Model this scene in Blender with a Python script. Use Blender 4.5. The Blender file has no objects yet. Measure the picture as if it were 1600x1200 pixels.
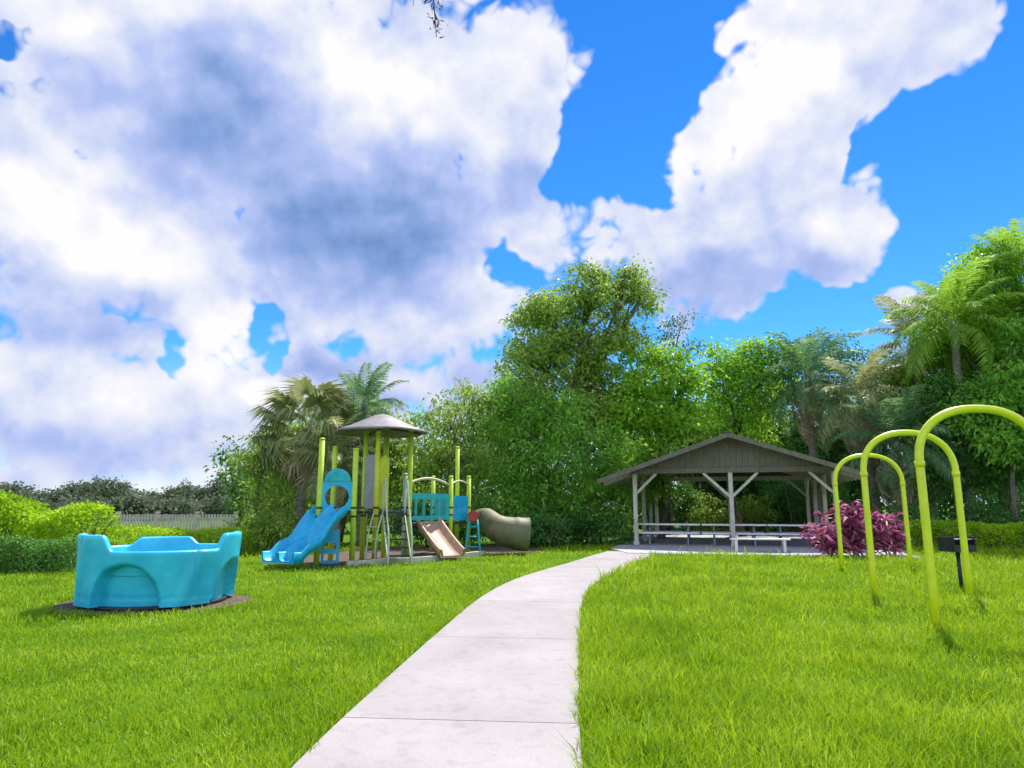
import bpy, math, random
import numpy as np
from mathutils import Vector, Matrix, Quaternion

random.seed(7)
rng = np.random.default_rng(7)
sc = bpy.context.scene
COL = sc.collection
R = math.radians

# ------------------------------------------------------------------ camera numbers
H = 1.5
FPX = 24.0 / 36.0 * 1600.0
PITCH = math.atan(190.0 / FPX)
CT, ST = math.cos(PITCH), math.sin(PITCH)


def ray(px, py):
    a, b = (px - 800.0) / FPX, (600.0 - py) / FPX
    return a, CT - b * ST, ST + b * CT


def gp(px, py):
    """ground point seen at a place of the photograph"""
    a, y, z = ray(px, py)
    t = -H / z
    return (a * t, y * t)


def at(px, py, Y):
    """point seen at a place of the photograph, Y metres away"""
    a, y, z = ray(px, py)
    t = Y / y
    return Vector((a * t, Y, H + z * t))


def zat(py, Y):
    return at(800, py, Y).z


def xat(px, Y, Z=1.5):
    d = Y * CT + (Z - H) * ST
    return (px - 800.0) / FPX * d


# ------------------------------------------------------------------ object helpers
def tag(o, label=None, cat=None, group=None, kind=None):
    if label: o['label'] = label
    if cat: o['category'] = cat
    if group: o['group'] = group
    if kind: o['kind'] = kind
    return o


def thing(name, label, cat, loc=(0, 0, 0), rz=0.0, group=None):
    o = bpy.data.objects.new(name, None)
    o.empty_display_size = 0.3
    COL.objects.link(o)
    o.location = loc
    o.rotation_euler = (0, 0, rz)
    return tag(o, label, cat, group)


def link(name, me, mat=None, parent=None):
    o = bpy.data.objects.new(name, me)
    COL.objects.link(o)
    if mat is not None:
        me.materials.append(mat)
    if parent is not None:
        o.parent = parent
    return o


def copy_tree(o, parent=None):
    c = o.copy()
    COL.objects.link(c)
    if parent is not None:
        c.parent = parent
    for ch in list(o.children):
        copy_tree(ch, c)
    return c


def mesh_arrays(name, verts, loops, starts, smooth=False):
    me = bpy.data.meshes.new(name)
    me.vertices.add(len(verts))
    me.vertices.foreach_set('co', np.ascontiguousarray(verts, dtype=np.float32).ravel())
    me.loops.add(len(loops))
    me.loops.foreach_set('vertex_index', np.ascontiguousarray(loops, dtype=np.int32))
    me.polygons.add(len(starts))
    me.polygons.foreach_set('loop_start', np.ascontiguousarray(starts, dtype=np.int32))
    me.polygons.foreach_set('use_smooth', np.full(len(starts), smooth))
    me.update(calc_edges=True)
    me.validate()
    return me


class MB:
    def __init__(s):
        s.v, s.f, s.sm = [], [], []

    def add(s, vs, fs, smooth=False):
        n = len(s.v)
        s.v += [tuple(v) for v in vs]
        s.f += [tuple(i + n for i in f) for f in fs]
        s.sm += [smooth] * len(fs)
        return s

    def box(s, c, size, rz=0.0, M=None):
        hx, hy, hz = size[0] / 2, size[1] / 2, size[2] / 2
        vs = [Vector((x * hx, y * hy, z * hz)) for x in (-1, 1) for y in (-1, 1) for z in (-1, 1)]
        m = M if M is not None else Matrix.Rotation(rz, 3, 'Z')
        vs = [m @ v + Vector(c) for v in vs]
        return s.add(vs, [(0, 1, 3, 2), (4, 6, 7, 5), (0, 4, 5, 1), (2, 3, 7, 6), (0, 2, 6, 4), (1, 5, 7, 3)])

    def beam(s, a, b, w, h, up=(0, 0, 1)):
        a, b = Vector(a), Vector(b)
        d = b - a
        x = d.normalized()
        y = Vector(up).cross(x)
        if y.length < 1e-5:
            y = Vector((0, 1, 0)).cross(x)
        y.normalize()
        z = x.cross(y)
        m = Matrix((x, y, z)).transposed()
        return s.box((a + b) / 2, (d.length, w, h), M=m)

    def prism(s, poly, z0, z1):
        n = len(poly)
        vs = [(p[0], p[1], z0) for p in poly] + [(p[0], p[1], z1) for p in poly]
        fs = [tuple(range(n - 1, -1, -1)), tuple(range(n, 2 * n))]
        fs += [(i, (i + 1) % n, n + (i + 1) % n, n + i) for i in range(n)]
        return s.add(vs, fs)

    def tube(s, pts, rad, n=10, cap=True, ry=1.0):
        pts = [Vector(p) for p in pts]
        if not hasattr(rad, '__len__'):
            rad = [rad] * len(pts)
        vs, fs = [], []
        T = (pts[1] - pts[0]).normalized()
        U = T.orthogonal().normalized()
        for i, p in enumerate(pts):
            if i == 0: t = pts[1] - pts[0]
            elif i == len(pts) - 1: t = pts[-1] - pts[-2]
            else: t = pts[i + 1] - pts[i - 1]
            t = t.normalized() if t.length > 1e-9 else T
            U = U - t * U.dot(t)
            U = U.normalized() if U.length > 1e-6 else t.orthogonal().normalized()
            V = t.cross(U)
            for k in range(n):
                an = 2 * math.pi * k / n
                vs.append(p + (U * math.cos(an) + V * (math.sin(an) * ry)) * rad[i])
        for i in range(len(pts) - 1):
            for k in range(n):
                a, b = i * n + k, i * n + (k + 1) % n
                fs.append((a, b, b + n, a + n))
        s.add(vs, fs, True)
        if cap:
            m = len(s.v) - len(vs)
            s.f.append(tuple(m + k for k in range(n - 1, -1, -1))); s.sm.append(False)
            s.f.append(tuple(m + (len(pts) - 1) * n + k for k in range(n))); s.sm.append(False)
        return s

    def build(s, name, mat, parent=None, bevel=0.0):
        me = bpy.data.meshes.new(name)
        me.from_pydata(s.v, [], s.f)
        me.polygons.foreach_set('use_smooth', s.sm)
        me.update()
        o = link(name, me, mat, parent)
        if bevel:
            b = o.modifiers.new('bevel', 'BEVEL')
            b.width = bevel; b.segments = 2; b.limit_method = 'ANGLE'
        return o


# ------------------------------------------------------------------ materials
def nodes_of(m):
    m.use_nodes = True
    nt = m.node_tree
    return nt, nt.nodes, nt.links, nt.nodes['Principled BSDF']


def mat_noise(name, c1, c2, scale=6.0, rough=0.7, bump=0.0, bscale=40.0, detail=6, metallic=0.0, spec=0.4, lo=0.35, hi=0.65,
              stretch=(1, 1, 1), coat=0.0):
    m = bpy.data.materials.new(name)
    nt, N, L, bs = nodes_of(m)
    tc = N.new('ShaderNodeTexCoord')
    mp = N.new('ShaderNodeMapping'); mp.inputs['Scale'].default_value = stretch
    L.new(tc.outputs['Object'], mp.inputs['Vector'])
    no = N.new('ShaderNodeTexNoise'); no.inputs['Scale'].default_value = scale; no.inputs['Detail'].default_value = detail
    L.new(mp.outputs['Vector'], no.inputs['Vector'])
    cr = N.new('ShaderNodeValToRGB')
    cr.color_ramp.elements[0].position = lo; cr.color_ramp.elements[1].position = hi
    cr.color_ramp.elements[0].color = (*c1, 1); cr.color_ramp.elements[1].color = (*c2, 1)
    L.new(no.outputs['Fac'], cr.inputs['Fac'])
    L.new(cr.outputs['Color'], bs.inputs['Base Color'])
    bs.inputs['Roughness'].default_value = rough
    bs.inputs['Metallic'].default_value = metallic
    bs.inputs['Specular IOR Level'].default_value = spec
    bs.inputs['Coat Weight'].default_value = coat
    if bump:
        n2 = N.new('ShaderNodeTexNoise'); n2.inputs['Scale'].default_value = bscale; n2.inputs['Detail'].default_value = 5
        L.new(mp.outputs['Vector'], n2.inputs['Vector'])
        bp = N.new('ShaderNodeBump'); bp.inputs['Strength'].default_value = bump; bp.inputs['Distance'].default_value = 0.02
        L.new(n2.outputs['Fac'], bp.inputs['Height'])
        L.new(bp.outputs['Normal'], bs.inputs['Normal'])
    return m


def mat_leaf(name, cols, trans=0.35, rough=0.5, patch=None, tcol=1.6, spec=0.18):
    """leaf blades: a colour per leaf, some light let through"""
    m = bpy.data.materials.new(name)
    nt, N, L, bs = nodes_of(m)
    geo = N.new('ShaderNodeNewGeometry')
    cr = N.new('ShaderNodeValToRGB')
    el = cr.color_ramp.elements
    while len(el) < len(cols): el.new(0.5)
    for i, c in enumerate(cols):
        el[i].position = i / (len(cols) - 1); el[i].color = (*c, 1)
    if patch:
        tc = N.new('ShaderNodeTexCoord')
        no = N.new('ShaderNodeTexNoise'); no.inputs['Scale'].default_value = patch; no.inputs['Detail'].default_value = 4
        L.new(tc.outputs['Object'], no.inputs['Vector'])
        mr = N.new('ShaderNodeMapRange'); mr.inputs[1].default_value = 0.3; mr.inputs[2].default_value = 0.7
        L.new(no.outputs['Fac'], mr.inputs[0])
        mx = N.new('ShaderNodeMix'); mx.inputs[0].default_value = 0.5
        L.new(geo.outputs['Random Per Island'], mx.inputs[2]); L.new(mr.outputs[0], mx.inputs[3])
        L.new(mx.outputs[0], cr.inputs['Fac'])
    else:
        L.new(geo.outputs['Random Per Island'], cr.inputs['Fac'])
    L.new(cr.outputs['Color'], bs.inputs['Base Color'])
    bs.inputs['Roughness'].default_value = rough
    bs.inputs['Specular IOR Level'].default_value = spec
    tr = N.new('ShaderNodeBsdfTranslucent')
    hs = N.new('ShaderNodeHueSaturation'); hs.inputs['Hue'].default_value = 0.485; hs.inputs['Value'].default_value = tcol
    L.new(cr.outputs['Color'], hs.inputs['Color']); L.new(hs.outputs['Color'], tr.inputs['Color'])
    ms = N.new('ShaderNodeMixShader'); ms.inputs[0].default_value = trans
    L.new(bs.outputs[0], ms.inputs[1]); L.new(tr.outputs[0], ms.inputs[2])
    L.new(ms.outputs[0], N['Material Output'].inputs['Surface'])
    return m


M = {}
M['lime'] = mat_noise('lime_paint', (0.60, 0.68, 0.010), (0.68, 0.76, 0.015), 9, 0.38, 0.05, 60, spec=0.5, coat=0.15)
M['lime_post'] = mat_noise('lime_post_paint', (0.40, 0.56, 0.03), (0.50, 0.64, 0.05), 7, 0.42, 0.05, 60)
M['yellow_post'] = mat_noise('yellow_post_paint', (0.48, 0.52, 0.02), (0.56, 0.58, 0.03), 7, 0.42, 0.05, 60)
M['pale_post'] = mat_noise('pale_post_paint', (0.40, 0.46, 0.34), (0.48, 0.53, 0.40), 7, 0.45, 0.05, 60)
M['blue'] = mat_noise('blue_plastic', (0.006, 0.34, 0.58), (0.012, 0.44, 0.68), 5, 0.33, 0.04, 50, spec=0.5)
M['cyan'] = mat_noise('cyan_plastic', (0.012, 0.42, 0.60), (0.03, 0.55, 0.72), 3, 0.36, 0.06, 30, spec=0.5)
M['navy'] = mat_noise('navy_plastic', (0.01, 0.05, 0.22), (0.015, 0.08, 0.30), 5, 0.4)
M['teal'] = mat_noise('teal_plastic', (0.01, 0.33, 0.34), (0.02, 0.42, 0.42), 5, 0.4)
M['salmon'] = mat_noise('salmon_plastic', (0.42, 0.25, 0.16), (0.54, 0.33, 0.22), 4, 0.5)
M['cream'] = mat_noise('cream_plastic', (0.52, 0.45, 0.27), (0.6, 0.52, 0.33), 4, 0.5)
M['olive'] = mat_noise('olive_plastic', (0.095, 0.095, 0.04), (0.16, 0.155, 0.075), 3, 0.6, 0.25, 14)
M['red'] = mat_noise('red_plastic', (0.36, 0.03, 0.02), (0.45, 0.05, 0.03), 4, 0.45)
M['grey_panel'] = mat_noise('grey_plastic', (0.26, 0.25, 0.28), (0.32, 0.31, 0.35), 4, 0.5)
M['roof_grey'] = mat_noise('canopy_plastic', (0.17, 0.15, 0.15), (0.25, 0.225, 0.225), 3, 0.55)
M['black'] = mat_noise('black_metal', (0.012, 0.012, 0.015), (0.025, 0.025, 0.03), 12, 0.5, 0.2, 80)
M['deck'] = mat_noise('coated_deck', (0.03, 0.035, 0.04), (0.05, 0.055, 0.06), 30, 0.6)
M['taupe'] = mat_noise('weathered_siding', (0.115, 0.105, 0.075), (0.18, 0.165, 0.12), 5, 0.8, 0.3, 25, stretch=(6, 6, 0.6))
M['timber'] = mat_noise('weathered_timber', (0.42, 0.39, 0.31), (0.58, 0.54, 0.45), 4, 0.8, 0.25, 30, stretch=(3, 3, 0.8))
M['shingle'] = mat_noise('roof_shingle', (0.075, 0.07, 0.06), (0.14, 0.13, 0.115), 7, 0.9, 0.5, 40)
M['house_roof'] = mat_noise('purple_grey_shingle', (0.17, 0.16, 0.20), (0.26, 0.24, 0.29), 7, 0.9, 0.5, 40)
M['table'] = mat_noise('aluminium_plank', (0.60, 0.58, 0.58), (0.72, 0.70, 0.70), 6, 0.4, metallic=0.25)
M['fence'] = mat_noise('pale_vinyl', (0.36, 0.32, 0.27), (0.50, 0.44, 0.39), 3, 0.6)
M['wall'] = mat_noise('stucco', (0.35, 0.32, 0.27), (0.45, 0.41, 0.36), 4, 0.85)
M['bark'] = mat_noise('bark', (0.07, 0.055, 0.04), (0.19, 0.16, 0.12), 9, 0.95, 0.8, 22, stretch=(2, 2, 0.5))
M['palm_bark'] = mat_noise('palm_bark', (0.13, 0.115, 0.09), (0.27, 0.24, 0.19), 6, 0.95, 0.8, 14, stretch=(1, 1, 3))
M['mulch'] = mat_noise('mulch', (0.05, 0.03, 0.022), (0.17, 0.12, 0.09), 28, 0.95, 0.9, 60)
M['slab'] = mat_noise('shaded_concrete', (0.30, 0.29, 0.31), (0.42, 0.41, 0.42), 4, 0.85, 0.15, 40)
M['edging'] = mat_noise('edging_board', (0.42, 0.40, 0.30), (0.56, 0.53, 0.42), 5, 0.8, 0.2, 30)
M['twig'] = mat_leaf('twig_leaf', [(0.012, 0.016, 0.010), (0.03, 0.036, 0.02)], 0.1)
M['flower'] = mat_leaf('yellow_flower', [(0.6, 0.38, 0.01), (0.75, 0.25, 0.02)], 0.2)

M['grass'] = mat_leaf('grass_blade', [(0.08, 0.19, 0.004), (0.175, 0.32, 0.007), (0.28, 0.43, 0.014), (0.46, 0.55, 0.07)], 0.38, 0.5, 0.9, 1.35)
M['leaf_mid'] = mat_leaf('mid_green_leaf', [(0.061, 0.176, 0.021), (0.131, 0.316, 0.035), (0.211, 0.456, 0.053), (0.421, 0.62, 0.124)], 0.35, 0.42, 0.5)
M['leaf_olive'] = mat_leaf('olive_leaf', [(0.086, 0.156, 0.025), (0.172, 0.281, 0.041), (0.281, 0.421, 0.062), (0.499, 0.62, 0.187)], 0.35, 0.42, 0.5)
M['leaf_bright'] = mat_leaf('bright_leaf', [(0.085, 0.217, 0.015), (0.156, 0.35, 0.022), (0.266, 0.495, 0.036), (0.411, 0.62, 0.097)], 0.38, 0.42, 0.5)
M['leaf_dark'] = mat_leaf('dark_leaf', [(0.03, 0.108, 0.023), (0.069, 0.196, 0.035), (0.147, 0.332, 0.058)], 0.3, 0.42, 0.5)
M['leaf_blue'] = mat_leaf('blue_green_leaf', [(0.026, 0.104, 0.065), (0.052, 0.169, 0.098), (0.104, 0.247, 0.13)], 0.3, 0.42, 0.5)
M['leaf_lime'] = mat_leaf('lime_hedge_leaf', [(0.115, 0.253, 0.009), (0.253, 0.437, 0.014), (0.414, 0.575, 0.023)], 0.4, 0.45, 0.6)
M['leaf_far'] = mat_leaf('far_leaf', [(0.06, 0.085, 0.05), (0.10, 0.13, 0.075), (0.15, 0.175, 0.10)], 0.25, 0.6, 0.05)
M['frond_yel'] = mat_leaf('yellow_green_frond', [(0.095, 0.216, 0.02), (0.176, 0.338, 0.027), (0.297, 0.459, 0.068)], 0.38, 0.6, 0.6)
M['frond_dark'] = mat_leaf('dark_frond', [(0.05, 0.134, 0.05), (0.101, 0.218, 0.084), (0.202, 0.319, 0.134)], 0.32, 0.6, 0.6)
M['frond_pale'] = mat_leaf('pale_olive_frond', [(0.127, 0.164, 0.051), (0.228, 0.265, 0.101), (0.38, 0.392, 0.202)], 0.32, 0.45, 0.6)
M['frond_dead'] = mat_leaf('dead_frond', [(0.22, 0.17, 0.10), (0.34, 0.27, 0.17), (0.46, 0.39, 0.28)], 0.2, 0.7)
M['ti'] = mat_leaf('ti_leaf', [(0.10, 0.01, 0.05), (0.28, 0.03, 0.11), (0.44, 0.09, 0.22), (0.46, 0.22, 0.20), (0.20, 0.05, 0.25)], 0.3, 0.45, None, 1.4)


def mat_ground():
    m = bpy.data.materials.new('lawn_soil')
    nt, N, L, bs = nodes_of(m)
    tc = N.new('ShaderNodeTexCoord')
    def noise(s, d=6):
        n = N.new('ShaderNodeTexNoise'); n.inputs['Scale'].default_value = s; n.inputs['Detail'].default_value = d
        L.new(tc.outputs['Object'], n.inputs['Vector']); return n
    n1, n2, n3 = noise(0.6), noise(14), noise(70, 3)
    cr = N.new('ShaderNodeValToRGB')
    e = cr.color_ramp.elements
    e[0].position, e[0].color = 0.3, (0.07, 0.18, 0.005, 1)
    e[1].position, e[1].color = 0.7, (0.15, 0.29, 0.01, 1)
    L.new(n1.outputs['Fac'], cr.inputs['Fac'])
    cr2 = N.new('ShaderNodeValToRGB')
    e = cr2.color_ramp.elements
    e[0].position, e[0].color = 0.35, (0.45, 0.5, 0.4, 1)
    e[1].position, e[1].color = 0.65, (1, 1, 1, 1)
    L.new(n2.outputs['Fac'], cr2.inputs['Fac'])
    mx = N.new('ShaderNodeMix'); mx.data_type = 'RGBA'; mx.blend_type = 'MULTIPLY'; mx.inputs[0].default_value = 0.6
    L.new(cr.outputs['Color'], mx.inputs[6]); L.new(cr2.outputs['Color'], mx.inputs[7])
    L.new(mx.outputs[2], bs.inputs['Base Color'])
    bs.inputs['Roughness'].default_value = 0.95; bs.inputs['Specular IOR Level'].default_value = 0.1
    bp = N.new('ShaderNodeBump'); bp.inputs['Strength'].default_value = 0.8; bp.inputs['Distance'].default_value = 0.05
    L.new(n3.outputs['Fac'], bp.inputs['Height']); L.new(bp.outputs['Normal'], bs.inputs['Normal'])
    return m


def mat_concrete():
    m = bpy.data.materials.new('path_concrete')
    nt, N, L, bs = nodes_of(m)
    tc = N.new('ShaderNodeTexCoord')
    def noise(s, d=6):
        n = N.new('ShaderNodeTexNoise'); n.inputs['Scale'].default_value = s; n.inputs['Detail'].default_value = d
        L.new(tc.outputs['Object'], n.inputs['Vector']); return n
    n1, n2, n3 = noise(1.1, 8), noise(160, 3), noise(9, 8)
    geo = N.new('ShaderNodeNewGeometry')
    cr = N.new('ShaderNodeValToRGB'); e = cr.color_ramp.elements
    e[0].position, e[0].color = 0.3, (0.34, 0.31, 0.305, 1)
    e[1].position, e[1].color = 0.7, (0.42, 0.38, 0.37, 1)
    L.new(n1.outputs['Fac'], cr.inputs['Fac'])
    def mul(a, lo, hi, src, p0, p1):
        c = N.new('ShaderNodeValToRGB'); q = c.color_ramp.elements
        q[0].position, q[0].color = p0, (lo, lo, lo, 1); q[1].position, q[1].color = p1, (hi, hi, hi, 1)
        L.new(src, c.inputs['Fac'])
        x = N.new('ShaderNodeMix'); x.data_type = 'RGBA'; x.blend_type = 'MULTIPLY'; x.inputs[0].default_value = 1
        L.new(a, x.inputs[6]); L.new(c.outputs['Color'], x.inputs[7]); return x.outputs[2]
    o = mul(cr.outputs['Color'], 0.8, 1.0, n2.outputs['Fac'], 0.35, 0.6)
    o = mul(o, 0.88, 1.0, n3.outputs['Fac'], 0.3, 0.48)
    o = mul(o, 0.92, 1.03, geo.outputs['Random Per Island'], 0.0, 1.0)
    L.new(o, bs.inputs['Base Color'])
    bs.inputs['Roughness'].default_value = 0.9; bs.inputs['Specular IOR Level'].default_value = 0.2
    bp = N.new('ShaderNodeBump'); bp.inputs['Strength'].default_value = 0.25; bp.inputs['Distance'].default_value = 0.01
    L.new(n2.outputs['Fac'], bp.inputs['Height']); L.new(bp.outputs['Normal'], bs.inputs['Normal'])
    return m


# ------------------------------------------------------------------ camera, sun, world
cam = bpy.data.cameras.new('camera')
cam.lens = 24.0; cam.sensor_width = 36.0; cam.clip_end = 6000; cam.clip_start = 0.05
co = bpy.data.objects.new('camera', cam)
COL.objects.link(co)
co.location = (0, 0, H)
co.rotation_euler = (math.pi / 2 + PITCH, 0, 0)
sc.camera = co

SUN_AZ, SUN_EL = R(26), R(56)
sd = Vector((math.sin(SUN_AZ) * math.cos(SUN_EL), math.cos(SUN_AZ) * math.cos(SUN_EL), math.sin(SUN_EL)))
sl = bpy.data.lights.new('sun', 'SUN')
sl.energy = 5.0; sl.angle = R(0.55); sl.color = (1.0, 0.955, 0.88)
so = bpy.data.objects.new('sun', sl)
COL.objects.link(so)
so.rotation_euler = sd.to_track_quat('Z', 'Y').to_euler()
so.location = (0, 0, 40)


def azel(px, py):
    v = Vector(ray(px, py)).normalized()
    return math.degrees(math.atan2(v.x, v.y)), math.degrees(math.asin(v.z))


def build_world():
    w = bpy.data.worlds.new('World')
    sc.world = w
    w.use_nodes = True
    nt = w.node_tree; N = nt.nodes; L = nt.links
    bg = N['Background']
    tc = N.new('ShaderNodeTexCoord')
    DIR = tc.outputs['Generated']

    def math_(op, a, b=None, c=None, clamp=False):
        n = N.new('ShaderNodeMath'); n.operation = op; n.use_clamp = clamp
        for i, x in enumerate((a, b, c)):
            if x is None: continue
            if isinstance(x, (int, float)): n.inputs[i].default_value = x
            else: L.new(x, n.inputs[i])
        return n.outputs[0]

    def vm(op, a, b=None, c=None):
        n = N.new('ShaderNodeVectorMath'); n.operation = op
        for i, x in enumerate((a, b, c)):
            if x is None: continue
            if isinstance(x, tuple): n.inputs[i].default_value = x
            else: L.new(x, n.inputs[i])
        return n.outputs['Value'] if op in ('LENGTH', 'DISTANCE', 'DOT_PRODUCT') else n.outputs['Vector']

    def noise(vec, s, d, r=0.55, col=False, dist=0.0):
        n = N.new('ShaderNodeTexNoise'); n.inputs['Scale'].default_value = s; n.inputs['Detail'].default_value = d
        n.inputs['Roughness'].default_value = r; n.inputs['Distortion'].default_value = dist
        L.new(vec, n.inputs['Vector'])
        return n.outputs['Color' if col else 'Fac']

    sx = N.new('ShaderNodeSeparateXYZ'); L.new(DIR, sx.inputs[0])
    az = math_('MULTIPLY', math_('ARCTAN2', sx.outputs[0], sx.outputs[1]), 57.29578)
    el = math_('MULTIPLY', math_('ARCSINE', sx.outputs[2]), 57.29578)
    cx = N.new('ShaderNodeCombineXYZ'); L.new(az, cx.inputs[0]); L.new(el, cx.inputs[1])
    P0 = cx.outputs[0]
    warp = vm('SUBTRACT', noise(DIR, 5.0, 4, 0.5, True), (0.5, 0.5, 0.5))
    P = vm('MULTIPLY_ADD', warp, (16, 13, 0), P0)

    def field(blobs):
        tot = None
        for (px, py, rx, ry, wt) in blobs:
            a0, e0 = azel(px, py)
            a1, _ = azel(px - rx, py); a2, _ = azel(px + rx, py)
            _, e1 = azel(px, py + ry); _, e2 = azel(px, py - ry)
            sa, se = 2 / (a2 - a1), 2 / (e2 - e1)
            q = vm('MULTIPLY_ADD', P, (sa, se, 0), (-a0 * sa, -e0 * se, 0))
            mr = N.new('ShaderNodeMapRange'); mr.interpolation_type = 'SMOOTHSTEP'
            mr.inputs[1].default_value = 0.35; mr.inputs[2].default_value = 1.25
            mr.inputs[3].default_value = wt; mr.inputs[4].default_value = 0.0
            L.new(vm('LENGTH', q), mr.inputs[0])
            tot = mr.outputs[0] if tot is None else math_('ADD', tot, mr.outputs[0])
        return tot

    cover = field(CLOUDS)
    f1 = noise(DIR, 5.0, 9, 0.54)

    def puff(vec):
        """rounded cauliflower lumps with sharp creases between them"""
        tot = None
        for s_, a_ in ((6.5, 0.46), (13.0, 0.27), (27.0, 0.16), (55.0, 0.11)):
            v = math_('MULTIPLY', math_('ABSOLUTE', math_('SUBTRACT', noise(vec, s_, 0), 0.5)), 4.0 * a_)
            tot = v if tot is None else math_('ADD', tot, v)
        return tot
    wd = vm('MULTIPLY_ADD', vm('SUBTRACT', noise(DIR, 8.0, 2, 0.5, True), (0.5, 0.5, 0.5)), (0.06, 0.06, 0.06), DIR)
    v1 = puff(wd)
    v2 = puff(vm('ADD', wd, (0.004, 0.003, 0.014)))
    # open sky all round: broken cloud where no bank is listed
    far = math_('MULTIPLY', math_('GREATER_THAN', math_('ABSOLUTE', az), 60.0), 0.42)
    dens = math_('ADD', math_('ADD', cover, far), math_('ADD', math_('MULTIPLY', math_('SUBTRACT', f1, 0.5), 1.7), math_('MULTIPLY', math_('SUBTRACT', v1, 0.42), 1.1)))
    mr = N.new('ShaderNodeMapRange'); mr.interpolation_type = 'SMOOTHSTEP'
    mr.inputs[1].default_value = 0.27; mr.inputs[2].default_value = 0.62
    L.new(dens, mr.inputs[0])
    low = N.new('ShaderNodeMapRange'); low.interpolation_type = 'SMOOTHSTEP'
    low.inputs[1].default_value = 0.5; low.inputs[2].default_value = 13.0; low.inputs[3].default_value = 0.9; low.inputs[4].default_value = 0.0
    L.new(el, low.inputs[0])
    alpha = math_('MAXIMUM', mr.outputs[0], low.outputs[0])
    # relief: tops of the puffs catch the light, their undersides do not
    s1 = noise(DIR, 8.0, 6, 0.5)
    s2 = noise(vm('ADD', DIR, (0.006, 0.004, 0.028)), 8.0, 6, 0.5)
    relief = math_('SUBTRACT', s2, s1)
    shade = math_('ADD', field(SHADE), math_('MULTIPLY', relief, 1.25))
    shade = math_('ADD', shade, math_('MULTIPLY', math_('SUBTRACT', v1, 0.42), -0.10))
    shade = math_('ADD', shade, math_('MULTIPLY', math_('SUBTRACT', f1, 0.5), 0.35))
    shade = math_('ADD', shade, 0.20)
    cr = N.new('ShaderNodeValToRGB'); e = cr.color_ramp.elements
    cols = [(0.0, (1.05, 1.03, 1.04)), (0.24, (0.78, 0.83, 1.0)), (0.47, (0.49, 0.59, 0.96)), (0.75, (0.27, 0.41, 0.78)), (1.0, (0.14, 0.27, 0.56))]
    while len(e) < len(cols): e.new(0.5)
    for i, (p, c) in enumerate(cols):
        e[i].position = p; e[i].color = (*c, 1)
    L.new(shade, cr.inputs['Fac'])

    sky = N.new('ShaderNodeTexSky'); sky.sky_type = 'NISHITA'; sky.sun_disc = False
    sky.sun_elevation = SUN_EL; sky.sun_rotation = SUN_AZ
    sky.air_density = 1.0; sky.dust_density = 0.0; sky.ozone_density = 2.0
    hs = N.new('ShaderNodeHueSaturation'); hs.inputs['Saturation'].default_value = 1.3; hs.inputs['Value'].default_value = 1.0
    hs.inputs['Hue'].default_value = 0.5
    L.new(sky.outputs[0], hs.inputs['Color'])
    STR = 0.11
    # clouds behind the camera are boosted as added fill light for camera-facing surfaces
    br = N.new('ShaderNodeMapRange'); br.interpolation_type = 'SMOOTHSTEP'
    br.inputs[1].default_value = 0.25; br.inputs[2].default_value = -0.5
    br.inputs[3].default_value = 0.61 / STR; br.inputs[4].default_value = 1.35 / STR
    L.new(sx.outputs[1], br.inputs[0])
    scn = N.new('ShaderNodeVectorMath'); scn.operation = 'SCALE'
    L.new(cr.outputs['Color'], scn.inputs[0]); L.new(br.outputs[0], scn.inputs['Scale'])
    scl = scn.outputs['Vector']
    tint = vm('MULTIPLY', hs.outputs[0], (0.42, 0.80, 1.08))
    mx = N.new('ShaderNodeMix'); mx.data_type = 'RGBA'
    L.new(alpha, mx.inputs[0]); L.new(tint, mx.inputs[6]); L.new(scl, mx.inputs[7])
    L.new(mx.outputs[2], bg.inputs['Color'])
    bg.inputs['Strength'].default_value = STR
    try:
        w.cycles.sampling_method = 'MANUAL'; w.cycles.sample_map_resolution = 512
    except Exception:
        pass


CLOUDS = [
    (230, 120, 400, 240, 1.0), (640, 110, 290, 220, 1.0), (460, 380, 330, 220, 1.0), (110, 400, 260, 200, 0.9),
    (100, 640, 340, 130, 0.75), (690, 430, 220, 130, 0.8), (620, 590, 260, 90, 0.7), (300, 660, 220, 110, 0.7), (840, 260, 110, 210, 0.7),
    (1310, 40, 230, 110, 1.0), (1450, 40, 130, 80, 0.9), (1240, 210, 150, 140, 1.0), (1160, 350, 230, 100, 1.0), (1330, 150, 110, 120, 0.7),
    (1130, 440, 230, 80, 0.7), (1300, 385, 110, 60, 0.6), (1060, 215, 50, 45, 0.8), (1400, 510, 90, 45, 0.8),
    (1020, 160, 100, 170, -1.1), (1010, 70, 75, 90, -0.9), (1130, 30, 70, 60, 0.75), (945, 280, 50, 70, -0.6), (1490, 300, 150, 130, -1.1), (1570, 180, 80, 170, -0.9),
    (405, 495, 40, 32, -0.6), (445, 545, 36, 36, -0.55), (225, 545, 45, 35, -0.6), (215, 605, 50, 35, -0.5), (800, 430, 55, 42, -0.9), (25, 110, 45, 60, -1.0), (90, 205, 45, 60, -1.05), (15, 225, 35, 45, -0.9), (125, 130, 40, 35, -0.6), (360, 325, 25, 30, -0.35), (1240, 500, 150, 40, -0.3), (370, 330, 20, 40, -0.4), (560, 545, 70, 35, -0.7),
    (1250, 510, 170, 45, -0.35), (1500, 430, 160, 60, -0.4), (120, 560, 60, 50, -0.3),
]
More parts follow.
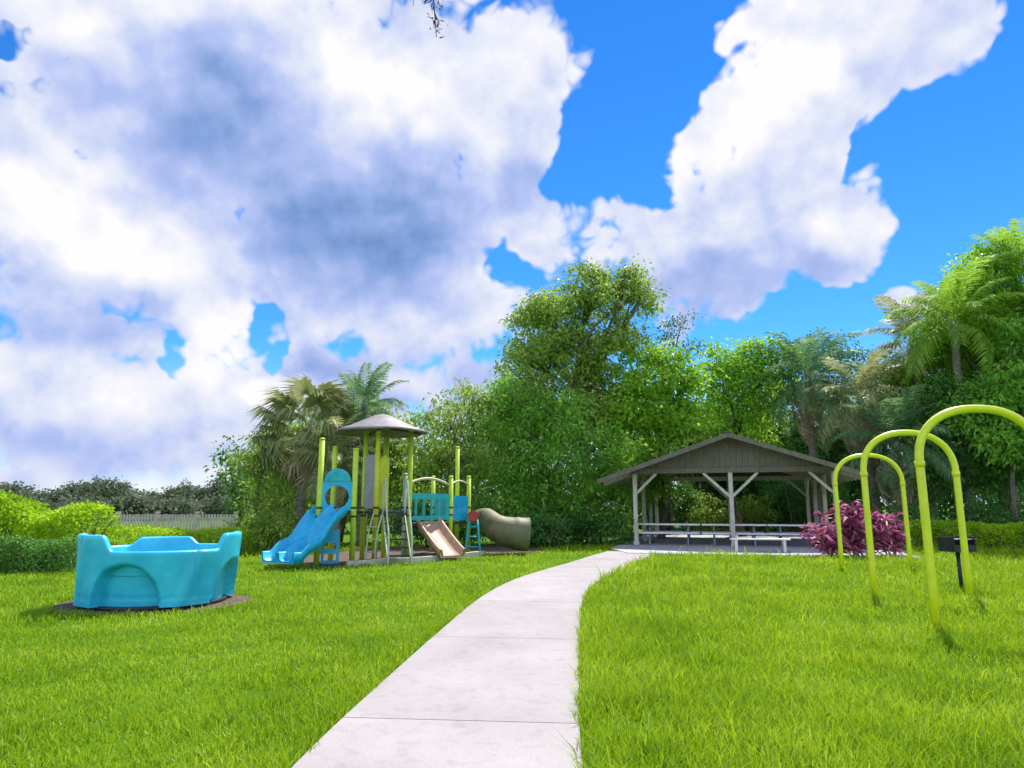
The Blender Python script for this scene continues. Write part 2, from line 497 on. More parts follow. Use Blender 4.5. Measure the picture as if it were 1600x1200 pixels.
SHADE = [
    (560, 410, 220, 125, 0.36), (470, 310, 270, 170, 0.24), (300, 190, 230, 140, 0.17), (680, 340, 200, 100, 0.2), (90, 500, 180, 70, 0.2),
    (1140, 440, 220, 60, 0.34), (1220, 310, 130, 90, 0.18), (150, 700, 330, 70, 0.16), (640, 600, 260, 70, 0.22), (400, 90, 110, 90, 0.25),
    (860, 300, 80, 120, 0.2), (1400, 120, 90, 60, 0.12), (20, 260, 90, 60, 0.1), (650, 130, 170, 90, -0.2), (140, 370, 150, 80, -0.22),
    (1200, 190, 150, 80, -0.2), (310, 500, 80, 80, -0.2), (120, 70, 120, 60, -0.15), (1290, 385, 80, 45, -0.2), (460, 590, 90, 20, -0.3),
]
build_world()

# ------------------------------------------------------------------ ground, path, slab, beds
gm = MB()
S = 1500
gm.add([(-S, -S, 0), (S, -S, 0), (S, S, 0), (-S, S, 0)], [(0, 1, 2, 3)])
tag(gm.build('ground', mat_ground()), kind='structure')

PATH = [(-0.60, 0.2), (-0.51, 2.5), (-0.41, 4.5), (-0.26, 6.2), (-0.03, 8.5), (0.25, 11.0), (0.60, 13.0), (1.08, 14.8), (1.76, 16.7), (2.45, 18.6), (3.15, 20.6), (3.9, 22.6)]


def spline(pts, n):
    out = []
    p = [np.array(q, float) for q in pts]
    p = [2 * p[0] - p[1]] + p + [2 * p[-1] - p[-2]]
    for i in range(1, len(p) - 2):
        for k in range(n):
            t = k / n
            out.append(0.5 * ((2 * p[i]) + (-p[i - 1] + p[i + 1]) * t + (2 * p[i - 1] - 5 * p[i] + 4 * p[i + 1] - p[i + 2]) * t * t + (-p[i - 1] + 3 * p[i] - 3 * p[i + 1] + p[i + 2]) * t ** 3))
    out.append(p[-2])
    return np.array(out)


PC = spline(PATH, 12)
PW = 0.83
pb = MB()
seg = np.r_[0, np.cumsum(np.linalg.norm(np.diff(PC, axis=0), axis=1))]


def pc_at(s):
    x = np.interp(s, seg, PC[:, 0]); y = np.interp(s, seg, PC[:, 1])
    x2 = np.interp(s + 0.05, seg, PC[:, 0]) - np.interp(s - 0.05, seg, PC[:, 0]); y2 = np.interp(s + 0.05, seg, PC[:, 1]) - np.interp(s - 0.05, seg, PC[:, 1])
    l = math.hypot(x2, y2)
    return np.array((x, y)), np.array((y2 / l, -x2 / l))


s0, joint = 0.0, [0.0]
# the joint seen in the photograph lies about 5 m away; the next ones every 3 m
js = float(np.interp(5.05, PC[:, 1], seg))
k = js
while k > 0.5: k -= 3.0
cuts = [0.0]
k += 3.0 if k <= 0.5 else 0
while k < seg[-1] - 0.8:
    cuts.append(k); k += 3.0
cuts.append(seg[-1])
for a, b in zip(cuts[:-1], cuts[1:]):
    a2, b2 = a + 0.006, b - 0.006
    n = 10
    lf, rt = [], []
    for i in range(n + 1):
        c, nr = pc_at(a2 + (b2 - a2) * i / n)
        lf.append(c - nr * PW); rt.append(c + nr * PW)
    e = 0.012
    vs, fs = [], []
    for i in range(n + 1):
        c = (lf[i] + rt[i]) / 2
        dl = (lf[i] - c) / np.linalg.norm(lf[i] - c)
        for q, zz in ((lf[i], -0.05), (lf[i], 0.028), (lf[i] - dl * e, 0.04), (rt[i] + dl * e, 0.04), (rt[i], 0.028), (rt[i], -0.05)):
            vs.append((q[0], q[1], zz))
    for i in range(n):
        for j in range(5):
            a_, b_ = i * 6 + j, i * 6 + j + 1
            fs.append((a_, a_ + 6, b_ + 6, b_))
    fs.append((0, 1, 2, 3, 4, 5)); m_ = n * 6; fs.append((m_ + 5, m_ + 4, m_ + 3, m_ + 2, m_ + 1, m_))
    pb.add(vs, fs)
tag(pb.build('path', mat_concrete()), kind='structure')

# pavilion frame of reference
PAV_RZ = R(-17)
PL = Vector((*gp(995, 854), 0))            # left front post
ex = Vector((math.cos(PAV_RZ), math.sin(PAV_RZ), 0)); ey = Vector((-math.sin(PAV_RZ), math.cos(PAV_RZ), 0))
PAVC = PL + ex * 3.45                       # middle of the front line of posts


def pav(x, y, z=0.0):
    return PAVC + ex * x + ey * y + Vector((0, 0, z))


SLAB = [pav(-4.1, 10), pav(-4.1, -2.2), pav(-3.2, -4.4), pav(5.0, -3.9), pav(5.0, 10)]
tag(MB().prism([(p.x, p.y) for p in SLAB], -0.05, 0.06).build('pavilion_floor', M['slab'], bevel=0.01), kind='structure')

SPC = Vector((-5.56, 11.15, 0))             # spinner
bed = MB()
bed.prism([(SPC.x + (1.47 + 0.05 * math.sin(5 * t)) * math.cos(t), SPC.y - 0.05 + (1.26 + 0.04 * math.cos(3 * t)) * math.sin(t)) for t in np.linspace(0, 2 * math.pi, 49)[:-1]], -0.04, 0.012)
tag(bed.build('mulch_ring', M['mulch']), kind='structure')

BED_FRONT = [gp(478, 886), gp(515, 888), gp(556, 885), gp(600, 882), gp(650, 879), gp(705, 874), gp(755, 868)]
BED = [tuple(p) for p in spline(BED_FRONT, 6)] + [gp(860, 862), (0.4, 27.0), (-5.0, 25.0), (-6.2, 20.5)]
tag(MB().prism(BED, -0.04, 0.016).build('playground_mulch', M['mulch']), kind='structure')
BEDA = np.array(BED)


# ------------------------------------------------------------------ grass
def in_poly(x, y, poly):
    inside = np.zeros(len(x), bool)
    n = len(poly)
    for i in range(n):
        x1, y1 = poly[i][0], poly[i][1]; x2, y2 = poly[(i + 1) % n][0], poly[(i + 1) % n][1]
        c = ((y1 > y) != (y2 > y)) & (x < (x2 - x1) * (y - y1) / (y2 - y1 + 1e-12) + x1)
        inside ^= c
    return inside


def vnoise(x, y, s, seed):
    g = np.random.default_rng(seed).random((64, 64))
    u, v = x / s + 1000, y / s + 1000
    i, j = np.floor(u).astype(int), np.floor(v).astype(int)
    fu, fv = u - i, v - j
    fu, fv = fu * fu * (3 - 2 * fu), fv * fv * (3 - 2 * fv)
    q = lambda a, b: g[a % 64, b % 64]
    return (q(i, j) * (1 - fu) + q(i + 1, j) * fu) * (1 - fv) + (q(i, j + 1) * (1 - fu) + q(i + 1, j + 1) * fu) * fv


def build_grass():
    zones = [(3.4, 6.0, 2600, 1.0), (6.0, 9.0, 1500, 1.25), (9.0, 13.0, 700, 1.7), (13.0, 19.0, 300, 2.4), (19.0, 27.0, 110, 3.4)]
    XS, YS, SC = [], [], []
    for (y0, y1, d, s) in zones:
        half = 0.80 * y1 + 1.2
        n = int(2 * half * (y1 - y0) * d)
        x = rng.uniform(-half, half, n); y = rng.uniform(y0, y1, n)
        k = np.abs(x) < 0.80 * y + 1.2
        XS.append(x[k]); YS.append(y[k]); SC.append(np.full(k.sum(), s))
    x, y, s = np.concatenate(XS), np.concatenate(YS), np.concatenate(SC)
    # keep off path, slab, beds
    d = np.full(len(x), 1e9)
    for p, q in zip(PC[:-1], PC[1:]):
        v = q - p; l = (v ** 2).sum()
        t = np.clip(((x - p[0]) * v[0] + (y - p[1]) * v[1]) / l, 0, 1)
        d = np.minimum(d, np.hypot(x - p[0] - t * v[0], y - p[1] - t * v[1]))
    keep = d > PW + 0.05 * vnoise(x, y, 0.25, 3) - 0.03
    keep &= ~in_poly(x, y, [(p.x, p.y) for p in SLAB])
    keep &= ~in_poly(x, y, BED)
    keep &= ((x - SPC.x) / 1.44) ** 2 + ((y - SPC.y + 0.05) / 1.23) ** 2 > 1 - 0.1 * vnoise(x, y, 0.3, 5)
    clump = vnoise(x, y, 0.22, 11) * 0.6 + vnoise(x, y, 0.7, 12) * 0.4
    keep &= rng.random(len(x)) < 0.22 + 1.05 * clump
    x, y, s, clump, d = x[keep], y[keep], s[keep], clump[keep], d[keep]
    n = len(x)
    right = x > np.interp(y, PC[:, 1], PC[:, 0])
    h = (0.030 + 0.055 * clump * rng.random(n) + 0.02 * rng.random(n)) * np.where(right, 1.75, 1.05) * (0.8 + 0.2 * s)
    h = h * (0.7 + 0.65 * vnoise(x, y, 1.6, 31))
    tall = rng.random(n) < np.where(right, 0.03, 0.008)
    h = np.where(tall, h * 1.9, h)
    edge = (d < PW + 0.25)
    h = np.where(edge, h * 1.2, h)
    w = (0.0055 + 0.0035 * rng.random(n)) * s
    a = rng.uniform(0, 2 * math.pi, n)
    lean = h * rng.uniform(0.15, 1.0, n)
    dx, dy = np.cos(a), np.sin(a)
    b = rng.uniform(0, 2 * math.pi, n)
    sx, sy = np.cos(b) * w / 2, np.sin(b) * w / 2
    V = np.zeros((n, 5, 3), np.float32)
    z0 = -0.005
    V[:, 0] = np.stack([x - sx, y - sy, np.full(n, z0)], 1)
    V[:, 1] = np.stack([x + sx, y + sy, np.full(n, z0)], 1)
    mx, my, mz = x + dx * lean * 0.35, y + dy * lean * 0.35, h * 0.62
    V[:, 2] = np.stack([mx + sx * 0.85, my + sy * 0.85, mz], 1)
    V[:, 3] = np.stack([mx - sx * 0.85, my - sy * 0.85, mz], 1)
    V[:, 4] = np.stack([x + dx * lean, y + dy * lean, h], 1)
    base = (np.arange(n) * 5)[:, None]
    loops = (base + np.array([[0, 1, 2, 3, 3, 2, 4]])).ravel()
    starts = (np.arange(n)[:, None] * 7 + np.array([[0, 4]])).ravel()
    o = link('grass', mesh_arrays('grass', V.reshape(-1, 3), loops, starts), M['grass'])
    tag(o, 'bright green lawn of grass blades either side of the path', 'grass', kind='stuff')


build_grass()


# ------------------------------------------------------------------ foliage builders
def unit(v):
    return v / (np.linalg.norm(v, axis=1, keepdims=True) + 1e-9)


def leaf_arrays(P, D, L_, W_, droop=0.0):
    n = len(P)
    L_ = np.broadcast_to(np.asarray(L_, float).reshape(-1, 1), (n, 1)); W_ = np.broadcast_to(np.asarray(W_, float).reshape(-1, 1), (n, 1))
    Nr = unit(rng.normal(size=(n, 3)) + np.array([0, 0, 0.9]))
    Sd = unit(np.cross(D, Nr))
    up = np.cross(Sd, D)
    V = np.zeros((n, 4, 3), np.float32)
    mid = P + D * L_ * 0.45 + up * L_ * 0.06
    V[:, 0] = P; V[:, 1] = mid + Sd * W_ * 0.5; V[:, 3] = mid - Sd * W_ * 0.5
    V[:, 2] = P + D * L_ - np.array([0, 0, 1.0]) * L_ * droop
    return V.reshape(-1, 3)


def quads(V):
    n = len(V) // 4
    return np.arange(n * 4), np.arange(n) * 4


def leaves_obj(name, V, mat, parent=None):
    l, s = quads(V)
    return link(name, mesh_arrays(name, V, l, s), mat, parent)


def blob_clumps(blobs, clump_r, density):
    """centres of leaf clumps spread through a few ellipsoids, thicker towards the skin"""
    C, Rr = [], []
    for (cx, cy, cz, rx, ry, rz) in blobs:
        area = (rx * ry + ry * rz + rx * rz) * 4
        n = max(5, int(area * density / (clump_r ** 2)))
        d = unit(rng.normal(size=(n, 3)))
        r = rng.random(n) ** 0.45 * rng.uniform(0.78, 1.12, n)
        C.append(np.array([cx, cy, cz]) + d * r[:, None] * np.array([rx, ry, rz]))
        Rr.append(clump_r * rng.uniform(0.55, 1.35, n))
    return np.concatenate(C), np.concatenate(Rr)


def clump_leaves(C, Rr, per, L_, W_, flat=0.6, droop=0.25, zmin=0.05):
    n = len(C)
    cnt = np.maximum(3, (per * (Rr / Rr.mean()) ** 1.6).astype(int))
    idx = np.repeat(np.arange(n), cnt)
    m = len(idx)
    off = rng.normal(size=(m, 3)) * 0.5
    off[:, 2] *= flat
    P = C[idx] + off * Rr[idx][:, None]
    D = unit(off * 1.2 + rng.normal(size=(m, 3)) * 0.7 + np.array([0, 0, -0.15]))
    ls = L_ * rng.uniform(0.6, 1.35, m)
    V = leaf_arrays(P, D, ls, ls * (W_ / L_), droop)
    k = P[:, 2] > zmin
    return V.reshape(-1, 4, 3)[k].reshape(-1, 3)


def limb_pts(a, b, sag=0.15, n=5):
    a, b = np.array(a, float), np.array(b, float)
    out = []
    l = np.linalg.norm(b - a)
    j = rng.normal(size=3) * 0.08 * l
    for i in range(n + 1):
        t = i / n
        p = a + (b - a) * t + j * math.sin(math.pi * t)
        p[2] += sag * l * math.sin(math.pi * t) * 0.5
        out.append(tuple(p))
    return out


def tree(name, label, px, Y, blobs, mat, trunk_h, trunk_r, leaf=0.16, clump=0.5, dens=0.30, per=55, cat='tree', group=None, lean=0.0, trunks=1, wide=0.5):
    """blobs are (px, py of the centre, px radius, py radius, depth offset) of crown masses"""
    base = Vector((xat(px, Y), Y, 0))
    B = []
    for (bx, by, rx, ry, dy) in blobs:
        c = at(bx, by, Y + dy)
        s = (Y + dy) / FPX
        B.append((c.x - base.x, c.y - base.y, c.z, rx * s, max(rx, ry) * s * 0.8, ry * s))
    t = thing(name, label, cat, base, 0, group)
    tr = MB()
    for q in range(trunks):
        o = (0, 0) if trunks == 1 else (rng.uniform(-0.5, 0.5), rng.uniform(-0.3, 0.3))
        top = (lean + o[0] * 2, o[1], trunk_h)
        pts = limb_pts((o[0], o[1], -0.1), top, 0.0, 7)
        tr.tube(pts, [trunk_r * (1.35 if i == 0 else 1 - 0.5 * i / 7) for i in range(8)], 9)
    for b in B:
        st = (lean * 0.8, 0, min(trunk_h * 0.92, max(0.4, b[2] - 0.4)))
        tr.tube(limb_pts(st, (b[0], b[1], b[2] + b[5] * 0.3), 0.2), [trunk_r * 0.5, trunk_r * 0.42, trunk_r * 0.33, trunk_r * 0.25, trunk_r * 0.16, trunk_r * 0.07], 6)
        for q in range(4):
            d = unit(rng.normal(size=(1, 3)))[0]
            e = (b[0] + d[0] * b[3] * 0.8, b[1] + d[1] * b[4] * 0.8, b[2] + abs(d[2]) * b[5] * 0.8)
            tr.tube(limb_pts((b[0] * 0.7 + st[0] * 0.3, b[1] * 0.7, b[2] * 0.75 + st[2] * 0.25), e, 0.1, 4), [trunk_r * 0.25, trunk_r * 0.2, trunk_r * 0.14, trunk_r * 0.09, trunk_r * 0.04], 5)
    tr.build('trunk', M['bark'], t)
    C, Rr = blob_clumps(B, clump, dens)
    V = clump_leaves(C, Rr, per, leaf, leaf * wide)
    leaves_obj('crown', V, mat, t)
    return t


def shrub(name, label, px, Y, w_px, top_py, mat, cat='shrub', group=None, leaf=0.13, depth=1.2, per=45, stems=5, dens=0.33, wide=0.5, clump=0.3):
    Z = zat(top_py, Y)
    base = Vector((xat(px, Y), Y, 0))
    s = Y / FPX
    wx = w_px * s
    t = thing(name, label, cat, base, 0, group)
    st = MB()
    B = []
    nb = max(3, int(wx / (Z * 0.55)) + 2)
    for i in range(nb):
        u = -1 + 2 * (i + 0.5) / nb
        zz = Z * rng.uniform(0.72, 1.0)
        B.append((u * wx * 0.85, rng.uniform(-0.3, 0.3) * depth, zz * 0.52, wx / nb * 1.35, depth * 0.8, zz * 0.5))
    for i in range(stems):
        u = rng.uniform(-0.8, 0.8)
        st.tube(limb_pts((u * wx * 0.7, rng.uniform(-.2, .2), -0.05), (u * wx, rng.uniform(-.4, .4) * depth, Z * 0.8), 0.0, 4), [0.05, 0.04, 0.03, 0.02, 0.01], 6)
    st.build('stem', M['bark'], t)
    C, Rr = blob_clumps(B, clump, dens)
    leaves_obj('foliage', clump_leaves(C, Rr, per, leaf, leaf * wide, 0.8), mat, t)
    return t


def hedge(label, a, b, depth, height, mat, leaf=0.09, dens=520, group=None, cat='hedge', rag=0.22):
    a, b = Vector((*a, 0)), Vector((*b, 0))
    d = b - a
    ln = d.length
    t = thing('hedge', label, cat, a, math.atan2(d.y, d.x), group)
    n = int((ln * height * 2 + ln * depth + depth * height * 2) * dens)
    x = rng.uniform(0, ln, n); u = rng.random(n)
    hh = height * (0.97 - rag * 0.5 + rag * vnoise(x, x * 0, 0.8, 21) + 0.06 * vnoise(x, x * 0, 0.2, 22))
    th = rng.uniform(0, math.pi, n)      # from front foot over the top to back foot
    cs, sn = np.cos(th), np.sin(th)
    se = 0.45
    yy = np.sign(cs) * np.abs(cs) ** se * depth / 2; zz = np.abs(sn) ** se * hh
    foot = rng.random(n) < 0.4
    zz = np.where(foot, rng.random(n) * hh * 0.9, zz)
    yy = np.where(foot, np.sign(cs) * depth / 2, yy)
    sh = rng.random(n) ** 2 * 0.35 * depth
    lump = (vnoise(x, zz, 0.45, 23) - 0.5) * 0.35
    yy = yy - np.sign(yy) * (sh - lump)
    P = np.stack([x, yy + depth / 2, np.maximum(zz - sh * 0.3, 0.03)], 1)
    D = unit(np.stack([rng.normal(size=n), yy / depth * 1.5 + rng.normal(size=n) * 0.7, 0.5 + rng.normal(size=n) * 0.7], 1))
    ls = leaf * rng.uniform(0.6, 1.4, n)
    leaves_obj('foliage', leaf_arrays(P, D, ls, ls * 0.5, 0.1), mat, t)
    st = MB()
    for i in range(int(ln / 0.45) + 1):
        xx = 0.2 + i * 0.45
        if xx > ln: break
        for q in range(3):
            st.tube(limb_pts((xx, depth / 2, -0.05), (xx + rng.uniform(-.4, .4), depth / 2 + rng.uniform(-.4, .4) * depth, height * rng.uniform(.6, .85)), 0, 3), [0.03, 0.024, 0.016, 0.008], 5)
    st.build('stem', M['bark'], t)
    return t


# ---- palm fronds
def frond_mesh(name, L_=3.0, rise=0.55, droop=1.0, leaflets=34, ll=0.55, hang=0.5, lw=0.035):
    """feather frond along +X, arching up and then down"""
    pts = []
    n = 14
    for i in range(n + 1):
        t = i / n
        pts.append(np.array([L_ * (t - 0.18 * droop * t * t), 0, L_ * (rise * t - 0.62 * droop * t * t)]))
    pts = np.array(pts)
    V, LO, STt = [], [], []
    nv = 0
    # midrib as a thin three-sided tube
    for i in range(n):
        a, b = pts[i], pts[i + 1]
        r0, r1 = 0.022 * (1 - i / n) + 0.004, 0.022 * (1 - (i + 1) / n) + 0.004
        q = [a + [0, -r0, 0], a + [0, r0, 0], b + [0, r1, 0], b + [0, -r1, 0]]
        V += q; STt.append(len(LO)); LO += [nv, nv + 1, nv + 2, nv + 3]; nv += 4
    for k in range(leaflets):
        t = 0.14 + 0.86 * k / (leaflets - 1)
        p = np.array([np.interp(t * n, range(n + 1), pts[:, j]) for j in range(3)])
        tg = np.array([np.interp(min(t + .03, 1) * n, range(n + 1), pts[:, j]) - np.interp((t - .03) * n, range(n + 1), pts[:, j]) for j in range(3)])
        tg /= np.linalg.norm(tg)
        l = ll * (0.45 + 0.75 * math.sin(math.pi * min(1, 0.15 + 0.8 * t))) * random.uniform(0.85, 1.1)
        for sgn in (-1, 1):
            d = tg * random.uniform(0.5, 0.75) + np.array([0, sgn * 1.0, random.uniform(-0.15, 0.35)])
            d /= np.linalg.norm(d)
            wv = tg * lw
            m = p + d * l * 0.5 - np.array([0, 0, l * hang * 0.18])
            e = p + d * l * 0.86 - np.array([0, 0, l * hang * random.uniform(0.6, 0.95)])
            V += [p - wv * 0.3, p + wv * 0.3, m + wv, m - wv, e]
            STt += [len(LO), len(LO) + 4]
            LO += [nv, nv + 1, nv + 2, nv + 3, nv + 3, nv + 2, nv + 4]
            nv += 5
    return mesh_arrays(name, np.array(V), np.array(LO), np.array(STt))


def fan_mesh(name, pet=1.2, rad=0.95, seg_n=30, droop=0.5):
    V, LO, STt = [], [], []
    nv = 0
    for i in range(5):
        a, b = np.array([pet * i / 5, 0, 0.12 * math.sin(i / 5 * 1.5)]), np.array([pet * (i + 1) / 5, 0, 0.12 * math.sin((i + 1) / 5 * 1.5)])
        V += [a + [0, -.02, 0], a + [0, .02, 0], b + [0, .02, 0], b + [0, -.02, 0]]
        STt.append(len(LO)); LO += [nv, nv + 1, nv + 2, nv + 3]; nv += 4
    c = np.array([pet, 0, 0.12])
    for k in range(seg_n):
        an = -2.3 + 4.6 * k / (seg_n - 1)
        d = np.array([math.cos(an), math.sin(an), 0.0])
        s = np.array([-math.sin(an), math.cos(an), 0.0])
        l = rad * (0.75 + 0.25 * math.cos(an * 0.6)) * random.uniform(0.85, 1.1)
        m = c + d * l * 0.55 + np.array([0, 0, 0.05 - 0.12 * abs(math.sin(an))])
        e = m + d * l * 0.35 - np.array([0, 0, l * droop * random.uniform(0.5, 1.0)])
        w = l * 0.055
        V += [c - s * 0.01, c + s * 0.01, m + s * w, m - s * w, e]
        STt += [len(LO), len(LO) + 4]
        LO += [nv, nv + 1, nv + 2, nv + 3, nv + 3, nv + 2, nv + 4]
        nv += 5
    return mesh_arrays(name, np.array(V), np.array(LO), np.array(STt))


FEATHER = {}
for nm in ('frond_yel', 'frond_dark', 'frond_pale', 'frond_dead'):
    FEATHER[nm] = []
    for q in range(3):
        me = frond_mesh('frond', 3.0, (0.62, 0.5, 0.4)[q], (0.85, 1.0, 1.2)[q], 36, 0.62, (0.45, 0.7, 1.0)[q], 0.032)
        me.materials.append(M[nm]); FEATHER[nm].append(me)
FAN = {}
for nm in ('frond_pale', 'frond_dark', 'frond_dead'):
    me = fan_mesh('frond', droop=0.75)
    me.materials.append(M[nm]); FAN[nm] = me


def palm(label, px, py, Y, n, size, kind='feather', col='frond_yel', dead=0, trunk_r=0.13, base_px=None, group=None, skirt=False, name='palm_tree'):
    """crown centre at (px, py) of the photograph, Y metres off"""
    c = at(px, py, Y)
    bx = xat(base_px, Y) if base_px else c.x + random.uniform(-0.3, 0.3)
    t = thing(name, label, 'palm', (bx, Y, 0), 0, group)
    top = Vector((c.x - bx, 0, c.z))
    pts, rad = [], []
    for i in range(15):
        u = i / 14
        pts.append((top.x * u ** 1.6, 0.05 * math.sin(3 * u), -0.05 + (top.z + 0.05) * u))
        rad.append(trunk_r * (1.3 - 0.45 * u) * (1.0 + 0.09 * (i % 2)))
    tr = MB().tube(pts, rad, 10)
    tr.build('trunk', M['palm_bark'], t)
    for i in range(n + dead):
        isd = i >= n
        f = i / max(1, n - 1)
        me = (FEATHER if kind == 'feather' else FAN)['frond_dead' if isd else col]
        if kind == 'feather':
            me = me[2] if isd else me[0 if f < 0.35 else (1 if f < 0.7 else 2)]
        o = bpy.data.objects.new('frond', me)
        COL.objects.link(o)
        o.parent = t
        az = i * 2.39996 + random.uniform(-0.25, 0.25)
        if isd: pitch = R(random.uniform(50, 75))
        elif kind == 'feather': pitch = R(-55 + 85 * f + random.uniform(-8, 8))
        else: pitch = R(-70 + 115 * f + random.uniform(-10, 10))
        o.rotation_euler = (random.uniform(-0.35, 0.35), pitch, az)
        s = size * random.uniform(0.85, 1.12) / (3.0 if kind == 'feather' else 2.1)
        o.scale = (s, s, s)
        o.location = top + Vector((math.cos(az) * 0.08, math.sin(az) * 0.08, -0.25 * f))
    return t


# ------------------------------------------------------------------ trees along the back of the lawn
TG = 'trees behind the lawn'
tree('broadleaf_tree', 'tallest broadleaf tree, towering between the playground and the pavilion', 900, 31,
     [(850, 500, 62, 50, 0), (920, 462, 70, 45, 0.5), (985, 440, 42, 30, 0), (835, 560, 60, 60, -0.5), (905, 550, 75, 60, 0), (965, 520, 40, 45, 0.5), (850, 640, 95, 60, -0.8), (940, 630, 60, 60, 0), (1005, 468, 22, 26, 0.3)],
     M['leaf_olive'], 6.0, 0.30, 0.20, 0.55, 0.55, 66, group=TG)
tree('broadleaf_tree', 'bushy mid green tree under the tallest tree, leafy down to the ground', 850, 28,
     [(800, 640, 60, 55, 0), (880, 660, 70, 60, 0), (780, 720, 65, 60, -0.4), (860, 740, 75, 65, -0.5), (935, 730, 55, 70, 0), (820, 800, 80, 45, -0.6), (910, 800, 70, 40, 0)],
     M['leaf_mid'], 2.2, 0.16, 0.18, 0.5, 0.34, 55, group=TG)
tree('broadleaf_tree', 'olive tree with an uneven crown between the play tower roof and the tallest tree', 715, 27,
     [(690, 655, 48, 40, 0), (745, 640, 45, 42, 0.3), (720, 715, 70, 55, -0.2), (670, 720, 45, 50, 0), (700, 790, 75, 45, 0)],
     M['leaf_olive'], 2.6, 0.14, 0.17, 0.45, 0.32, 50, group=TG)
tree('broadleaf_tree', 'slim pale topped tree poking up beside the left flank of the tallest tree', 735, 33,
     [(722, 610, 26, 30, 0), (745, 640, 30, 30, 0), (705, 640, 24, 25, 0)],
     M['leaf_olive'], 4.0, 0.09, 0.14, 0.35, 0.2, 32, group=TG)
tree('broadleaf_tree', 'thin grey green tree at the open end of the tree line, behind the slide', 405, 25,
     [(410, 690, 34, 34, 0), (395, 740, 32, 38, 0), (440, 720, 34, 40, 0.4), (405, 800, 40, 42, 0), (455, 790, 42, 48, 0.2)],
     M['leaf_olive'], 2.8, 0.10, 0.14, 0.38, 0.26, 42, group=TG)
tree('broadleaf_tree', 'bright green broadleaf tree directly behind the left half of the pavilion roof', 1030, 31,
     [(1000, 590, 60, 45, 0), (1065, 600, 55, 40, 0), (990, 650, 65, 50, 0), (1060, 660, 70, 45, 0.2), (1040, 560, 45, 28, 0.4), (1000, 730, 80, 60, 0)],
     M['leaf_bright'], 3.8, 0.17, 0.22, 0.55, 0.42, 50, group=TG, wide=0.6)
tree('broadleaf_tree', 'wispy tree with sparse blue green sprays against white cloud right of the tallest tree', 1050, 36,
     [(1060, 512, 34, 20, 0), (1030, 530, 30, 20, 0), (1075, 545, 36, 20, 0), (1010, 555, 30, 22, 0)],
     M['leaf_blue'], 6.5, 0.10, 0.18, 0.42, 0.16, 26, group=TG)
tree('broadleaf_tree', 'yellow green broad crowned tree above the pavilion ridge', 1160, 33,
     [(1150, 560, 50, 35, 0), (1200, 560, 45, 32, 0), (1120, 600, 50, 40, 0), (1190, 610, 60, 42, 0), (1150, 660, 80, 45, 0.5)],
     M['leaf_bright'], 5.2, 0.16, 0.21, 0.55, 0.42, 50, group=TG, wide=0.6)
tree('broadleaf_tree', 'blue green distant tree behind the palms over the right roof slope', 1270, 40,
     [(1230, 550, 55, 30, 0), (1290, 552, 55, 32, 0), (1250, 610, 80, 50, 0), (1330, 600, 50, 50, 0)],
     M['leaf_blue'], 6.5, 0.2, 0.22, 0.65, 0.30, 46, group=TG)
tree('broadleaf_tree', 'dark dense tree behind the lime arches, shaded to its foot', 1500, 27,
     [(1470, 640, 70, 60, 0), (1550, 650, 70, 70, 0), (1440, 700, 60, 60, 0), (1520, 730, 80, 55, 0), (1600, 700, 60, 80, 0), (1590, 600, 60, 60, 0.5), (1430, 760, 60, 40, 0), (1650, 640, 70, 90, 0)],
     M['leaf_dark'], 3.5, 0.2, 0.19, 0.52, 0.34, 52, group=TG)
tree('broadleaf_tree', 'tall yellow green tree rising highest above the lime arches', 1570, 28,
     [(1560, 410, 55, 40, 0), (1510, 450, 50, 40, 0), (1585, 470, 60, 45, 0), (1530, 520, 70, 45, 0), (1600, 560, 60, 50, 0), (1650, 480, 60, 70, 0), (1470, 530, 40, 35, 0), (1585, 375, 26, 26, 0)],
     M['leaf_bright'], 6.5, 0.22, 0.19, 0.5, 0.48, 52, group=TG)

tree('broadleaf_tree', 'yellow green tree filling the gap under the small white cloud', 1420, 31,
     [(1390, 590, 50, 45, 0), (1450, 580, 55, 50, 0), (1430, 640, 70, 45, 0), (1380, 650, 50, 40, 0), (1480, 630, 50, 45, 0)],
     M['leaf_olive'], 5.0, 0.16, 0.19, 0.5, 0.40, 50, group=TG)
tree('broadleaf_tree', 'bright leafy tree just left of the tallest right hand crown', 1510, 30,
     [(1490, 470, 50, 40, 0), (1530, 430, 45, 35, 0), (1480, 530, 60, 45, 0), (1540, 500, 50, 50, 0), (1560, 560, 60, 45, 0), (1510, 590, 60, 40, 0)],
     M['leaf_bright'], 6.0, 0.17, 0.19, 0.5, 0.42, 50, group=TG)

tree('broadleaf_tree', 'rounded olive tree massed behind the palms and the play tower roof', 530, 29,
     [(500, 668, 60, 45, 0), (565, 655, 60, 52, 0), (450, 705, 50, 48, 0), (610, 700, 55, 55, 0), (530, 730, 80, 60, 0), (590, 770, 80, 55, 0), (470, 770, 70, 50, 0)],
     M['leaf_olive'], 3.0, 0.15, 0.19, 0.48, 0.42, 50, group=TG)
tree('broadleaf_tree', 'leafy tree closing the right edge of the photo in front of the dark tree', 1590, 25.5,
     [(1570, 610, 55, 45, 0), (1620, 580, 50, 50, 0), (1530, 640, 55, 40, 0), (1600, 670, 60, 50, 0), (1560, 700, 55, 40, 0), (1640, 660, 50, 70, 0), (1610, 520, 45, 40, 0)],
     M['leaf_mid'], 3.0, 0.15, 0.18, 0.46, 0.46, 52, group=TG)

